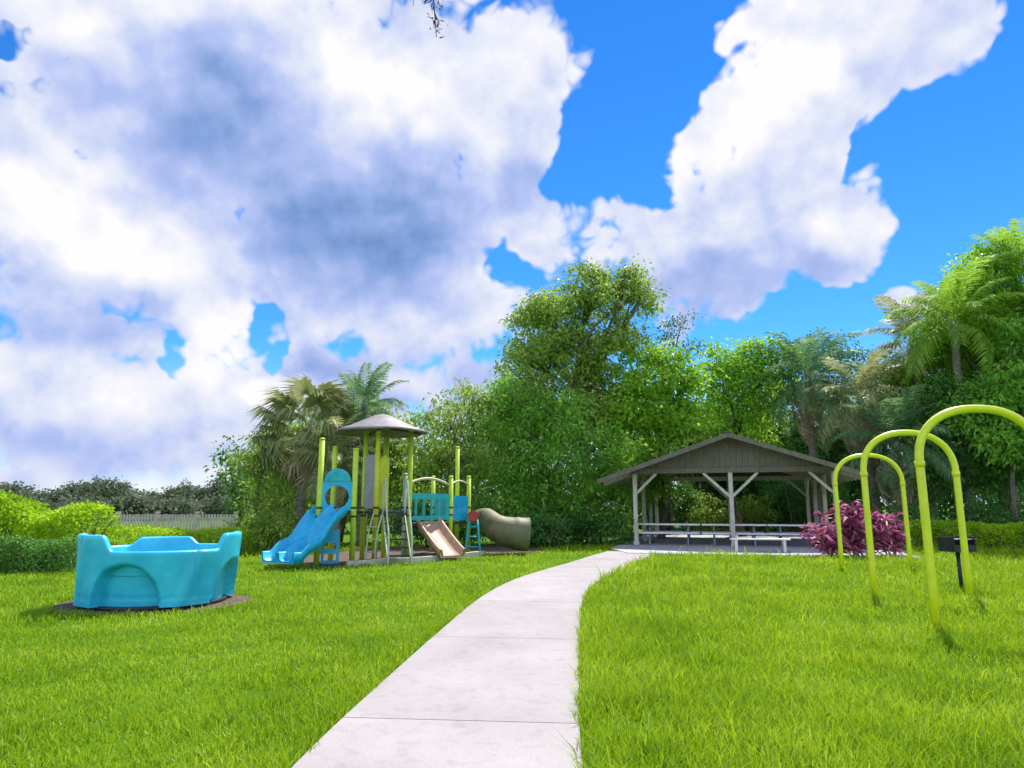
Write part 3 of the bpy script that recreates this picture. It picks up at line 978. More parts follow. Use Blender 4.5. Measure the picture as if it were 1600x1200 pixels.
PG = 'palms along the tree line'
palm('shaggy pale olive palm with drooping fronds left of the play tower roof', 480, 668, 25, 34, 2.1, 'fan', 'frond_pale', 8, 0.15, group=PG)
palm('dark green palm with upright fronds just behind the play tower roof', 570, 632, 26, 30, 2.0, 'feather', 'frond_dark', 4, 0.14, group=PG)
palm('small olive palm with fronds down to the mulch behind the slide', 520, 715, 24, 20, 1.9, 'feather', 'frond_pale', 3, 0.12, group=PG)
palm('dusky palm whose crown spreads above the right roof slope of the pavilion', 1262, 588, 32, 28, 3.2, 'feather', 'frond_dark', 3, 0.16, group=PG)
palm('palm with pale withered fronds hanging beside the right eave of the pavilion', 1345, 622, 29, 24, 2.9, 'feather', 'frond_pale', 8, 0.15, group=PG)
palm('grey green palm arching against the small white cloud', 1425, 528, 30, 22, 2.7, 'feather', 'frond_pale', 0, 0.14, group=PG)
palm('tall feather palm with yellow green fronds left of the highest right hand crown', 1490, 500, 27, 26, 2.9, 'feather', 'frond_yel', 0, 0.15, group=PG)
palm('tall feather palm with its crown directly over the nearest lime arch', 1560, 535, 28.5, 28, 3.0, 'feather', 'frond_yel', 0, 0.15, group=PG)
palm('tall palm cut by the right edge of the photo', 1605, 420, 27, 24, 2.8, 'feather', 'frond_yel', 0, 0.15, base_px=1660, group=PG)
palm('low dark palm in shade behind the middle lime arch', 1400, 690, 27, 22, 2.6, 'feather', 'frond_dark', 5, 0.13, group=PG)

SG = 'shrubs at the foot of the tree line'
shrub('shrub', 'olive shrub behind the foot of the blue slide', 420, 23.5, 50, 790, M['leaf_olive'], group=SG)
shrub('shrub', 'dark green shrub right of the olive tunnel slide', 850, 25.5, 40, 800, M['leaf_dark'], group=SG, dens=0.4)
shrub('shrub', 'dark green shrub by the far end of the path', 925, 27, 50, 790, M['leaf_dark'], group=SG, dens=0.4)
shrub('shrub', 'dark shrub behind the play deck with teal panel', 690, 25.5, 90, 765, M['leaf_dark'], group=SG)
shrub('shrub', 'pale leaved shrub seen through the middle of the pavilion', 1140, 36, 70, 755, M['leaf_olive'], group=SG)
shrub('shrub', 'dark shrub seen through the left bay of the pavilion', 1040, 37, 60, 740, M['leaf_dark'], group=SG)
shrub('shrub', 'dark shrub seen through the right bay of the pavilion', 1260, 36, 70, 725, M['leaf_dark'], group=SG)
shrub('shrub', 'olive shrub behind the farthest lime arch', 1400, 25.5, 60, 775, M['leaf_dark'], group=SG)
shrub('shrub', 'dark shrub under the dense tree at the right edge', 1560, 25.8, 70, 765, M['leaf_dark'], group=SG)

# a deeper wood behind them, one mass
def woodland():
    B = []
    for px in np.arange(380, 1760, 42):
        Y = 40 + rng.uniform(-2, 3)
        topy = np.interp(px, [380, 480, 640, 760, 900, 1100, 1300, 1500, 1750], [700, 690, 690, 650, 600, 615, 620, 560, 540]) + rng.uniform(-15, 25)
        z1 = zat(topy, Y)
        x = xat(px, Y)
        B.append((x, Y, z1 * 0.72, 1.6, 1.6, z1 * 0.28))
        B.append((x + 0.6, Y - 0.6, z1 * 0.3, 1.6, 1.5, z1 * 0.34))
    C, Rr = blob_clumps(B, 0.8, 0.42)
    V = clump_leaves(C, Rr, 50, 0.30, 0.16, 0.7)
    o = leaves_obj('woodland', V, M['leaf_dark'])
    tag(o, 'dark wood closing the view behind the trees and palms', 'woodland', kind='stuff')


woodland()


def treeline():
    B = []
    for px in np.arange(-260, 470, 16):
        Y = 120 + rng.uniform(-20, 30)
        topy = 761 + 7 * math.sin(px * 0.031) + rng.uniform(-11, 9)
        z1 = max(2.5, zat(topy, Y)); x = xat(px, Y)
        B.append((x, Y, z1 * 0.55, rng.uniform(1.6, 3.4), 2.2, z1 * 0.46))
    for px in np.arange(-260, 470, 22):
        Y = 75 + rng.uniform(-8, 8)
        z1 = max(1.6, zat(783 + rng.uniform(-7, 7), Y)); x = xat(px, Y)
        B.append((x, Y, z1 * 0.5, rng.uniform(1.2, 2.2), 1.6, z1 * 0.5))
    C, Rr = blob_clumps(B, 0.9, 0.5)
    V = clump_leaves(C, Rr, 34, 0.55, 0.32, 0.7)
    o = leaves_obj('treeline', V, M['leaf_far'])
    tag(o, 'low grey green line of far trees on the horizon', 'treeline', kind='stuff')


treeline()

# hedges
def gx(px, Y): return xat(px, Y, 0.6)
hedge('tall lime topped hedge with a shaded dark face left of the blue spinner', (gx(-170, 16.6), 16.8), (gx(122, 16.6), 16.6), 1.6, 1.72, M['leaf_lime'], 0.11, 520, rag=0.55)
hedge('low dark clipped hedge along the foot of the tall lime topped hedge', (gx(-170, 15.6), 15.75), (gx(126, 15.6), 15.6), 0.8, 0.80, M['leaf_dark'], 0.08, 620)
hedge('low green hedge running behind the blue spinner', (gx(118, 21), 21.2), (gx(372, 21), 21.0), 1.2, 0.82, M['leaf_lime'], 0.09, 520)
hedge('low yellow green hedge behind the lime arches at the right edge', (gx(1425, 23.5), 23.9), (gx(1720, 23.5), 22.8), 1.1, 0.95, M['leaf_lime'], 0.09, 520)
sh = shrub('flowering_shrub', 'small shrub with yellow and orange flowers behind the left rim of the blue spinner', 172, 20.2, 22, 832, M['leaf_lime'], group=None, leaf=0.09, depth=0.4, clump=0.18)
for q in range(16):
    c = np.array([rng.uniform(-.3, .3), -0.12 + rng.uniform(-.12, .1), rng.uniform(.35, .72)])
    D = unit(np.stack([np.cos(np.arange(6) * 1.047), np.full(6, -0.6), np.sin(np.arange(6) * 1.047)], 1))
    leaves_obj('flower', leaf_arrays(np.repeat(c[None], 6, 0), D, 0.055, 0.045), M['flower'], sh)

# ti plants
def ti_plant(label, px, Y, canes, h, spread):
    t = thing('ti_plant', label, 'plant', (xat(px, Y, 0.8), Y, 0), 0, 'magenta ti plants by the pavilion')
    Vs = []
    for c in range(canes):
        bx, by = rng.uniform(-.15, .15), rng.uniform(-.15, .15)
        tx, ty = rng.normal() * spread, rng.normal() * spread * 0.7
        hh = h * rng.uniform(0.5, 1.0)
        pts = limb_pts((bx, by, -0.03), (tx, ty, hh), 0, 4)
        MB().tube(pts, [0.022, 0.02, 0.018, 0.016, 0.012], 6).build('cane', M['bark'], t)
        n = 46
        zs = rng.random(n) ** 0.7
        P = np.stack([np.interp(zs, np.linspace(0, 1, 5), [p[k] for p in pts]) for k in range(3)], 1)
        k = P[:, 2] > 0.12
        P = P[k]; n = len(P)
        a = rng.uniform(0, 2 * math.pi, n)
        D = unit(np.stack([np.cos(a), np.sin(a), rng.uniform(-0.1, 1.0, n)], 1))
        ls = rng.uniform(0.32, 0.58, n)
        Vs.append(leaf_arrays(P, D, ls, ls * 0.2, 0.35))
    leaves_obj('foliage', np.concatenate(Vs), M['ti'], t)


ti_plant('magenta ti plant nearest the picnic tables, spilling over the pavilion floor', 1300, 20.2, 8, 1.15, 0.36)
ti_plant('tallest purple red ti plant, seen through the farthest lime arch', 1335, 20.4, 10, 1.6, 0.38)
ti_plant('red purple ti plant between the two right legs of the far lime arches', 1388, 20.6, 8, 1.4, 0.38)


# ------------------------------------------------------------------ pavilion
def pavilion():
    t = thing('pavilion', 'open timber pavilion with a low gable roof, pale posts and Y braces', 'pavilion', PAVC + Vector((0, 0, 0.06)), PAV_RZ)
    hw, ln, zb = 3.45, 8.4, 2.62
    eave, eave_r, front, back = 1.28, 0.95, 0.75, 0.75
    rise_h = 1.18                                   # ridge above beam
    pitch = rise_h / hw
    zr = zb + 0.2 + rise_h
    def roofz(x): return zr - abs(x) * pitch
    posts = [(-hw, 0), (0, 0), (hw, 0), (-hw, 2.8), (-hw, 5.6), (-hw, 8.4), (0, 8.4), (hw, 2.8), (hw, 5.6), (hw, 8.4)]
    for (x, y) in posts:
        m = MB().box((x, y, zb / 2 - 0.03), (0.15, 0.15, zb + 0.06))
        p = m.build('post', M['timber'], t, 0.008)
        MB().box((x, y, 0.06), (0.2, 0.2, 0.12)).build('post_base', M['timber'], p, 0.008)
    # beams
    for y in (0, 8.4):
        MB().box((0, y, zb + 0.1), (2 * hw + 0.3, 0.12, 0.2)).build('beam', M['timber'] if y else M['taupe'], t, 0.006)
    for x in (-hw, hw):
        MB().box((x, 4.2, zb + 0.1), (0.12, 8.26, 0.197)).build('beam', M['timber'], t, 0.006)
    # braces
    def brace(a, b):
        MB().beam(a, b, 0.08, 0.1).build('brace', M['timber'], t, 0.005)
    for y in (0, 8.4):
        brace((0.06, y, 1.78), (0.95, y, zb)); brace((-0.06, y, 1.78), (-0.95, y, zb))
        brace((-hw + 0.06, y, 1.9), (-hw + 0.8, y, zb)); brace((hw - 0.06, y, 1.9), (hw - 0.8, y, zb))
    for x in (-hw, hw):
        for y in (0, 2.8, 5.6, 8.4):
            for sg in (-1, 1):
                yy = y + sg * 0.75
                if 0 < yy < 8.4: brace((x, y + sg * 0.06, 1.9), (x, yy, zb))
    # gable boards, one mesh per gable: vertical planks with thin gaps
    for y in (-0.01, 8.41):
        m = MB()
        w = 0.2
        n = int(2 * hw / w)
        for i in range(n + 1):
            xa = -hw - 0.1 + i * w; xb = min(xa + w - 0.008, hw + 0.1)
            z0 = zb + 0.21
            za, zb2 = roofz(xa) - 0.07, roofz(xb) - 0.07
            if xa < 0 < xb:
                m.add([(xa, y, z0), (0, y, z0), (0, y, zr - 0.07), (xa, y, za), (xa, y + .03, z0), (0, y + .03, z0), (0, y + .03, zr - 0.07), (xa, y + .03, za)],
                      [(0, 1, 2, 3), (4, 7, 6, 5), (0, 4, 5, 1), (0, 3, 7, 4), (1, 5, 6, 2)])
                xa, za = 0, zr - 0.07
            if min(za, zb2) <= z0: continue
            m.add([(xa, y, z0), (xb, y, z0), (xb, y, zb2), (xa, y, za), (xa, y + .03, z0), (xb, y + .03, z0), (xb, y + .03, zb2), (xa, y + .03, za)],
                  [(0, 1, 2, 3), (4, 7, 6, 5), (0, 4, 5, 1), (0, 3, 7, 4), (1, 5, 6, 2)])
        m.build('gable', M['taupe'], t)
    # roof: two slopes with thickness, rafters, fascia
    y0, y1 = -front, 8.4 + back
    roofp = None
    for sg in (-1, 1):
        hx = hw + (eave if sg < 0 else eave_r)
        m = MB()
        rows = 14
        for i in range(rows):           # overlapping shingle courses
            xa, xb = hx * i / rows, hx * (i + 1) / rows
            za, zb2 = roofz(xa) + 0.012, roofz(xb) + 0.035
            q = [(sg * xa, y0, za), (sg * xb, y0, zb2), (sg * xb, y1, zb2), (sg * xa, y1, za)]
            lo = [(a, b, c - 0.06) for a, b, c in q]
            fs = [(0, 1, 2, 3), (7, 6, 5, 4), (0, 4, 5, 1), (1, 5, 6, 2), (2, 6, 7, 3), (3, 7, 4, 0)]
            if sg < 0: fs = [f[::-1] for f in fs]
            m.add(q + lo, fs)
        rp = m.build('roof', M['shingle'], t)
        roofp = roofp or rp
        # rake boards and eave fascia
        for y in (y0 - 0.02, y1 + 0.02):
            MB().beam((0.0, y, zr - 0.065), (sg * hx, y, roofz(hx) - 0.065), 0.035, 0.16).build('fascia', M['taupe'], rp)
        MB().beam((sg * (hx + 0.02), y0, roofz(hx) - 0.05), (sg * (hx + 0.02), y1, roofz(hx) - 0.05), 0.03, 0.14).build('fascia', M['taupe'], rp)
        r = MB()
        for yy in np.arange(0.25, 8.4, 0.8):
            r.beam((0, yy, zr - 0.12), (sg * (hx - 0.05), yy, roofz(hx - 0.05) - 0.12), 0.045, 0.13)
        r.build('rafter', M['timber'], t)
    MB().beam((0, y0, zr + 0.045), (0, y1, zr + 0.045), 0.25, 0.05).build('ridge_cap', M['shingle'], roofp)
    # raised ridge vent at the back half
    return t


pavilion()


def picnic_table():
    t = thing('picnic_table', 'picnic table', 'picnic table', (0, 0, 0), 0, 'picnic tables under the pavilion')
    m = MB()
    for i in range(5): m.box((0, -0.30 + i * 0.15, 0.74), (2.27, 0.135, 0.06))
    m.build('tabletop', M['table'], t, 0.004)
    for sg in (-1, 1):
        m = MB()
        for i in range(2): m.box((0, sg * (0.62 + i * 0.14), 0.44), (2.27, 0.13, 0.06))
        m.build('seat', M['table'], t, 0.004)
    for sx in (-0.7, 0.7):
        m = MB()
        m.tube([(sx, -0.72, 0.0), (sx, -0.28, 0.70)], 0.03, 8).tube([(sx, 0.72, 0.0), (sx, 0.28, 0.70)], 0.03, 8)
        m.box((sx, 0, 0.69), (0.06, 0.6, 0.05)).box((sx, 0, 0.395), (0.05, 1.5, 0.045))
        m.build('leg', M['grey_panel'], t)
    return t


pt = picnic_table()
TL = ['picnic table at the left front post of the pavilion', 'picnic table behind the middle front post of the pavilion', 'picnic table on the side of the pavilion next to the ti plants']
for i, x in enumerate((-2.3, 0.02, 2.34)):
    o = pt if i == 0 else copy_tree(pt)
    o.location = pav(x, 0.95, 0.06)
    o.rotation_euler.z = PAV_RZ + R((0, 1.5, -1)[i])
    o['label'] = TL[i]

bp_ = pav(0.75, -2.9, 0.06)
bt = thing('bench', 'low pale backless bench on the shaded floor in front of the pavilion', 'bench', bp_, PAV_RZ + R(4))
m = MB()
for i in range(2): m.box((0, -0.08 + i * 0.16, 0.40), (1.8, 0.145, 0.045))
m.build('seat', M['table'], bt, 0.004)
for sx in (-0.72, 0.72):
    MB().box((sx, 0, 0.19), (0.09, 0.26, 0.38)).build('leg', M['table'], bt, 0.004)

# house roof behind the pavilion
hp = at(1195, 680, 44)
hs_ = thing('house', 'house with a purple grey roof half hidden by fronds behind the pavilion ridge', 'house', (hp.x, 44, 0), R(-8))
zt, ze = zat(655, 44), zat(692, 44)
MB().box((0, 0, ze / 2), (10.6, 7, ze)).build('wall', M['wall'], hs_)
m = MB()
m.add([(-5.9, -4.1, ze), (5.9, -4.1, ze), (5.9, 4.1, ze), (-5.9, 4.1, ze), (-4.4, 0, zt), (4.4, 0, zt)], [(0, 1, 5, 4), (1, 2, 5), (2, 3, 4, 5), (3, 0, 4), (3, 2, 1, 0)])
m.build('roof', M['house_roof'], hs_)
for wx in (-3.2, 0.3, 3.4):
    w_ = MB().box((wx, -3.52, ze * 0.45), (1.3, 0.06, 1.3)).build('window', M['navy'], hs_)
    MB().box((wx, -3.54, ze * 0.45 + 0.70), (1.5, 0.1, 0.1)).box((wx, -3.54, ze * 0.45 - 0.70), (1.5, 0.12, 0.1)).build('frame', M['fence'], w_)


# ------------------------------------------------------------------ pale fence far left
def fence():
    Y = 33.0
    x0, x1 = gx(60, Y), gx(368, Y)
    t = thing('picket_fence', 'pale pinkish picket fence beyond the low hedge at the far left', 'fence', (x0, Y, 0), 0)
    ln = x1 - x0
    n = int(ln / 1.8)
    for i in range(n + 1):
        p = MB().box((i * ln / n, 0, 0.58), (0.13, 0.13, 1.16)).build('post', M['fence'], t)
        MB().box((i * ln / n, 0, 1.19), (0.18, 0.18, 0.06)).build('post_cap', M['fence'], p)
    for i in range(n):
        xa, xb = i * ln / n + 0.07, (i + 1) * ln / n - 0.07
        m = MB()
        m.box(((xa + xb) / 2, 0.03, 0.3), (xb - xa, 0.04, 0.1)).box(((xa + xb) / 2, 0.03, 0.9), (xb - xa, 0.04, 0.1))
        k = int((xb - xa) / 0.14)
        for q in range(k):
            m.box((xa + 0.07 + q * (xb - xa) / k, -0.005, 0.58), (0.1, 0.022, 1.0 + 0.05 * random.random()))
        m.build('picket_panel', M['fence'], t)


fence()


# ------------------------------------------------------------------ lime arches
def arch(label, left, ang, w=1.46, ht=2.72, r=0.052):
    d = Vector((math.cos(ang), math.sin(ang), 0))
    L0 = Vector((left[0], left[1], 0))
    c = L0 + d * w / 2
    t = thing('arch', label, 'arch', c, ang, 'lime green tubular arches on the lawn')
    rv, rh = 0.68, w / 2
    pts = [(-rh, 0, -0.15), (-rh, 0, 0.5), (-rh, 0, 1.1), (-rh, 0, ht - rv)]
    for k in range(1, 24):
        a = math.pi - math.pi * k / 24
        cs, sn = math.cos(a), math.sin(a)
        e = 0.88
        pts.append((rh * math.copysign(abs(cs) ** e, cs), 0, ht - rv + rv * abs(sn) ** e))
    pts += [(rh, 0, ht - rv), (rh, 0, 1.1), (rh, 0, 0.5), (rh, 0, -0.15)]
    MB().tube(pts, r, 14).build('tube', M['lime'], t)
    for sg in (-1, 1):
        MB().tube([(sg * rh, 0, -0.02), (sg * rh, 0, 0.05)], r * 1.28, 14).build('collar', M['lime'], t)
        MB().tube([(sg * rh, 0, ht - rv - 0.06), (sg * rh, 0, ht - rv + 0.02)], r * 1.13, 14).build('joint_sleeve', M['lime'], t)
    return t


AANG = R(-7)
arch('nearest lime green tubular arch, cut off by the right edge of the photo', gp(1464, 985), AANG)
arch('middle lime green tubular arch with the black grill by its right leg', gp(1367, 935), AANG)
arch('farthest and smallest lime green tubular arch, in front of the ti plants', gp(1316, 889), AANG, 1.56)

# grill
gpos = gp(1503, 922)
g = thing('park_grill', 'black charcoal park grill on a short post beside the middle lime arch', 'grill', (gpos[0], gpos[1], 0), R(12))
MB().tube([(0, 0, -0.1), (0, 0, 0.68)], 0.035, 10).build('post', M['black'], g)
m = MB()
m.box((0, 0, 0.69), (0.46, 0.36, 0.02)).box((-0.225, 0, 0.82), (0.012, 0.36, 0.24)).box((0.225, 0, 0.82), (0.012, 0.36, 0.24)).box((0, 0.175, 0.82), (0.436, 0.012, 0.24)).box((0, -0.175, 0.75), (0.436, 0.012, 0.1))
m.build('firebox', M['black'], g)
m = MB()
for i in range(12): m.tube([(-0.2 + i * 0.036, -0.19, 0.90), (-0.2 + i * 0.036, 0.165, 0.90)], 0.006, 5)
m.tube([(-0.21, -0.19, 0.90), (0.21, -0.19, 0.90)], 0.008, 5)
m.build('grate', M['grey_panel'], g)
for sg in (-1, 1):
    MB().tube([(sg * 0.15, -0.19, 0.90), (sg * 0.15, -0.32, 0.90)], 0.012, 6).build('handle', M['black'], g)


# ------------------------------------------------------------------ spinner
def spinner():
    t = thing('spinner', 'turquoise bowl shaped playground spinner with sculpted walls on a mulch ring', 'spinner', SPC, R(26))
    Rr = 1.16
    NT, NZ = 320, 24
    def ang(d):                         # wrap to -180..180
        return (d + 180) % 360 - 180
    def sst(a, b, x):
        u = max(0.0, min(1.0, (x - a) / (b - a)))
        return u * u * (3 - 2 * u)
    def height(phi):
        h = 0.82
        for c, w in ((-72, 33), (76, 29), (178, 24)):
            d = abs(ang(phi - c))
            h += (0.23 if c != 178 else 0.12) * (1 - sst(w - 5, w + 5, d))
        return h
    def recess(phi, z):
        m = 0.0
        for c in (-24, 66, 156, 246):
            d = abs(ang(phi - c)) / 26.0
            arch_h = 0.66 * math.sqrt(max(0.0, 1 - min(1, d) ** 2.2))
            m = max(m, sst(-0.02, 0.05, arch_h - z) if d < 1 else 0.0)
        return m
    def outer(phi, z):
        u = z / 0.95
        r = Rr * (0.955 + 0.045 * u)
        # soft fold running up each wall from the foot of the recess
        k = recess(phi, z)
        for c in (21, 111, 201, 291):
            d = abs(ang(phi - c - 20 * (z - 0.4)))
            r += 0.03 * (1 - sst(0, 9, d))
        for c in (-66, 24, 114, 204):
            if abs(ang(phi - c)) < 0.9: r -= 0.012
        if abs(z - 0.19) < 0.018: r -= 0.008
        return r - 0.17 * k
    vs, fs = [], []
    for i in range(NT):
        phi = -180 + 360 * i / NT
        a = R(phi) - math.pi / 2            # phi 0 faces the camera
        h = height(phi)
        ring = []
        for j in range(NZ + 1):
            z = 0.06 + (h - 0.06) * j / NZ
            ring.append((outer(phi, z), z))
        ro = ring[-1][0]
        ring += [(ro - 0.012, h + 0.022), (ro - 0.05, h + 0.032), (ro - 0.09, h + 0.02), (ro - 0.10, h)]
        for z in (h * 0.8, h * 0.62, 0.5):
            ring.append((ro - 0.12 - 0.1 * (1 - z / h), z))
        ring += [(0.66, 0.42), (0.64, 0.12)]
        for r, z in ring:
            vs.append((r * math.cos(a), r * math.sin(a), z))
    n = len(ring)
    for i in range(NT):
        for j in range(n - 1):
            a_, b_ = i * n + j, ((i + 1) % NT) * n + j
            fs.append((a_, b_, b_ + 1, a_ + 1))
    MB().add(vs, fs, True).build('shell', M['cyan'], t)
    for q in range(4):
        a = R(-66 + 90 * q) - math.pi / 2
        for sg in (-1, 1):
            for z in (0.13, 0.62):
                rr = Rr * (0.955 + 0.045 * z / 0.95)
                aa = a + sg * 0.05
                p = Vector((math.cos(aa), math.sin(aa), 0))
                MB().tube([p * (rr - 0.02) + Vector((0, 0, z)), p * (rr + 0.010) + Vector((0, 0, z))], 0.016, 8).build('bolt', M['grey_panel'], t)
    MB().tube([(0, 0, 0.06), (0, 0, 0.125)], 0.66, 40).build('footwell', M['navy'], t)
    MB().tube([(0, 0, 0.0), (0, 0, 0.07)], 1.0, 40).build('turntable', M['black'], t)
    MB().tube([(0, 0, 0.12), (0, 0, 0.55), (0, 0, 0.6)], [0.06, 0.05, 0.03], 14).build('hub_post', M['cyan'], t)
    ringp = [(0.22 * math.cos(q), 0.22 * math.sin(q), 0.6) for q in np.linspace(0, 2 * math.pi, 25)]
    MB().tube(ringp, 0.02, 8, cap=False).build('hand_wheel', M['navy'], t)


spinner()


# ------------------------------------------------------------------ playground
def play_structure():
    org = Vector((*gp(590, 879), 0))
    t = thing('play_structure', 'lime and blue playground tower with a grey canopy, slides, stairs and panels', 'play structure', org)
    def w(p): return Vector(p) - org
    def pt(px, Y, z): return w((xat(px, Y, z), Y, z))

    def post(px, topy, Y, mat, r=0.072):
        z = zat(topy, Y)
        x = xat(px, Y, z * 0.5)
        a = w((x, Y, 0))
        p = MB().tube([a + Vector((0, 0, -0.1)), a + Vector((0, 0, z))], r, 14).build('post', mat, t)
        MB().tube([a + Vector((0, 0, z)), a + Vector((0, 0, z + 0.03)), a + Vector((0, 0, z + 0.055))], [r * 1.15, r * 1.1, r * 0.4], 14).build('cap', mat, p)
        for zc in (1.2, 1.42):
            if zc < z - 0.3:
                MB().tube([a + Vector((0, 0, zc)), a + Vector((0, 0, zc + 0.05))], r * 1.22, 14).build('clamp', M['deck'], p)
        return Vector((x, Y, 0))
    lp, yp, pp = M['lime_post'], M['yellow_post'], M['pale_post']
    P1 = post(499, 687, 17.9, lp)
    P2 = post(553, 703, 18.1, lp)
    T1 = post(557 + 12, 676, 19.6, lp)
    T2 = post(588, 676, 18.9, yp)
    T3 = post(602, 672, 20.4, lp)
    T4 = post(640, 674, 19.9, lp)
    P5 = post(632, 742, 20.0, pp)
    P6 = post(704, 746, 21.3, lp)
    P7 = post(732, 746, 22.3, lp)
    P8 = post(676, 746, 22.9, lp)
    P9 = post(714, 700, 23.4, lp)
    P0 = post(520, 700, 19.2, lp)

    def deck(poly, z, name='deck'):
        MB().prism([tuple((w(p))[:2]) for p in poly], z - 0.07, z).build(name, M['deck'], t, 0.01)
    deck([P1, P2, T1 + Vector((0, -0.08, 0)), P0], 1.35)
    deck([T1, T2, T4, T3], 1.352)
    deck([P5, P6, P7, P8], 1.0)
    # canopy: eight sided, low curved hip
    C = w((xat(597, 19.7, 3.8), 19.7, 0))
    ze, zt = zat(673, 19.7), zat(647, 19.7)
    m = MB()
    rings = [(0.02, zt), (0.25, zt - 0.05), (0.6, zt - 0.20), (0.95, zt - 0.36), (1.25, ze + 0.03), (1.34, ze - 0.02), (1.31, ze - 0.06), (1.2, ze), (0.9, zt - 0.42), (0.5, zt - 0.24), (0.02, zt - 0.1)]
    NS = 48
    vs, fs = [], []
    for r, z in rings:
        for k_ in range(NS):
            a = 2 * math.pi * k_ / NS
            rr = r * (0.93 + 0.07 * abs(math.cos(2 * a + 0.6)) ** 0.5)
            zz = z - 0.035 * (r / 1.3) * abs(math.cos(2 * a + 0.6))
            vs.append((C.x + rr * math.cos(a), C.y + rr * math.sin(a), zz))
    for i in range(len(rings) - 1):
        for k_ in range(NS):
            a, b = i * NS + k_, i * NS + (k_ + 1) % NS
            fs.append((a, a + NS, b + NS, b))
    m.add(vs, fs, True)
    roof = m.build('canopy', M['roof_grey'], t)
    m = MB()
    for k_ in range(4):
        a = k_ * math.pi / 2 + 0.5
        m.tube([(C.x + 1.2 * math.cos(a), C.y + 1.2 * math.sin(a), ze - 0.03), (C.x, C.y, ze + 0.1)], 0.025, 8)
    m.build('canopy_frame', M['deck'], roof)

    # blue double slide
    top = w((P1 + P2) / 2) + Vector((-0.1, -0.1, 1.36))
    ex_ = w((*gp(432, 892), 0))
    d = Vector((ex_.x - top.x, ex_.y - top.y, 0)); run = d.length; d.normalize()
    sdv = Vector((-d.y, d.x, 0))
    prof = []
    n = 34
    for i in range(n + 1):
        u = i / n
        z = 1.36 * (1 - u) + 0.10 * math.sin(u * math.pi * 3) * (1 - abs(2 * u - 1)) * 1.1
        if u > 0.82: z = max(z, 0.22 + 0.0 * u)
        prof.append((u * run, z))
    for lane in (-1, 1):
        m = MB()
        sect = [(-0.275, 0.19), (-0.255, 0.21), (-0.23, 0.19), (-0.20, 0.03), (-0.12, 0.0), (0.12, 0.0), (0.20, 0.03), (0.23, 0.19), (0.255, 0.21), (0.275, 0.19), (0.265, -0.05), (-0.265, -0.05)]
        vs, fs = [], []
        for (s_, z_) in prof:
            for (a, b) in sect:
                p = Vector((top.x, top.y, 0)) + d * s_ + sdv * (lane * 0.276 + a)
                vs.append((p.x, p.y, z_ + b))
        q = len(sect)
        for i in range(n):
            for j in range(q):
                fs.append((i * q + j, i * q + (j + 1) % q, (i + 1) * q + (j + 1) % q, (i + 1) * q + j))
        fs.append(tuple(range(q))); fs.append(tuple(n * q + j for j in range(q - 1, -1, -1)))
        m.add(vs, fs, True)
        m.build('slide', M['blue'] if lane < 0 else M['blue'], t)
    # hood panel between the two front posts with a hump top and a window
    A, B = w(P1), w(P2)
    dv = (B - A); Ld = dv.length; dv.normalize(); nv = Vector((dv.y, -dv.x, 0))
    def sheet(name, outline, A, dv, nv, th, mat, par=t, holes=()):
        from mathutils.geometry import tessellate_polygon
        loops = [outline] + list(holes)
        flat = [p for l in loops for p in l]
        tri = tessellate_polygon([[Vector((x, y, 0)) for x, y in l] for l in loops])
        n_ = len(flat)
        vs = [A + dv * x + nv * (th / 2) + Vector((0, 0, z)) for x, z in flat] + [A + dv * x - nv * (th / 2) + Vector((0, 0, z)) for x, z in flat]
        fs = [tuple(f) for f in tri] + [tuple(i + n_ for i in reversed(f)) for f in tri]
        o = 0
        for l in loops:
            k2 = len(l)
            for i in range(k2):
                a, b = o + i, o + (i + 1) % k2
                fs.append((a, b, b + n_, a + n_))
            o += k2
        return MB().add(vs, fs).build(name, mat, par)
    hump = [(0.06, 1.38), (Ld - 0.06, 1.38), (Ld - 0.06, 2.1)]
    for k_ in range(9):
        a = math.pi * k_ / 8
        hump.append((Ld / 2 + (Ld / 2 - 0.1) * math.cos(a), 2.12 + 0.34 * math.sin(a)))
    hump.append((0.06, 2.1))
    hole = [(Ld / 2 + 0.3 * math.cos(a), 1.72 + 0.30 * math.sin(a)) for a in np.linspace(0, 2 * math.pi, 17)[:-1]]
    sheet('hood_panel', hump, A, dv, nv, 0.06, M['blue'], holes=[hole])
    sheet('hood_trim', [(Ld / 2 + 0.34 * math.cos(a), 2.13 + 0.25 * math.sin(a)) for a in np.linspace(0, math.pi, 11)], A + nv * 0.045, dv, nv, 0.03, M['teal'])
    # blue play panel under the deck, with step slots
    sheet('play_panel', [(0.10, 0.04), (0.55, 0.04), (0.55, 0.9), (0.10, 0.9)], A + nv * 0.02, dv, nv, 0.05, M['blue'],
          holes=[[(0.17, 0.12), (0.48, 0.12), (0.48, 0.28), (0.17, 0.28)], [(0.17, 0.40), (0.48, 0.40), (0.48, 0.56), (0.17, 0.56)]])
    # railing bars of slide platform back
    # grey tower panel beside the second post
    A2, B2 = w(T1), w(T2)
    d2 = B2 - A2; L2 = d2.length; d2.normalize(); n2 = Vector((d2.y, -d2.x, 0))
    sheet('tower_panel', [(0.05, 1.42), (L2 - 0.05, 1.42), (L2 - 0.05, 2.9), (0.05, 2.9)], A2, d2, n2, 0.05, M['grey_panel'])
    # yellow bubble panel near the second tower post
    sheet('yellow_panel', [(0.08, 1.42), (0.44, 1.42), (0.44, 2.75), (0.26, 2.9), (0.08, 2.75)], w(T2), (w(T4) - w(T2)).normalized(), Vector((0.3, -1, 0)).normalized(), 0.05, M['yellow_post'])
    # stairs: black treads between two pale rails
    sa = (w(T2) + w(T4)) / 2 * 0.55 + w(T2) * 0.45
    sa = Vector((pt(612, 19.0, 1).x, pt(612, 19.0, 1).y, 0))
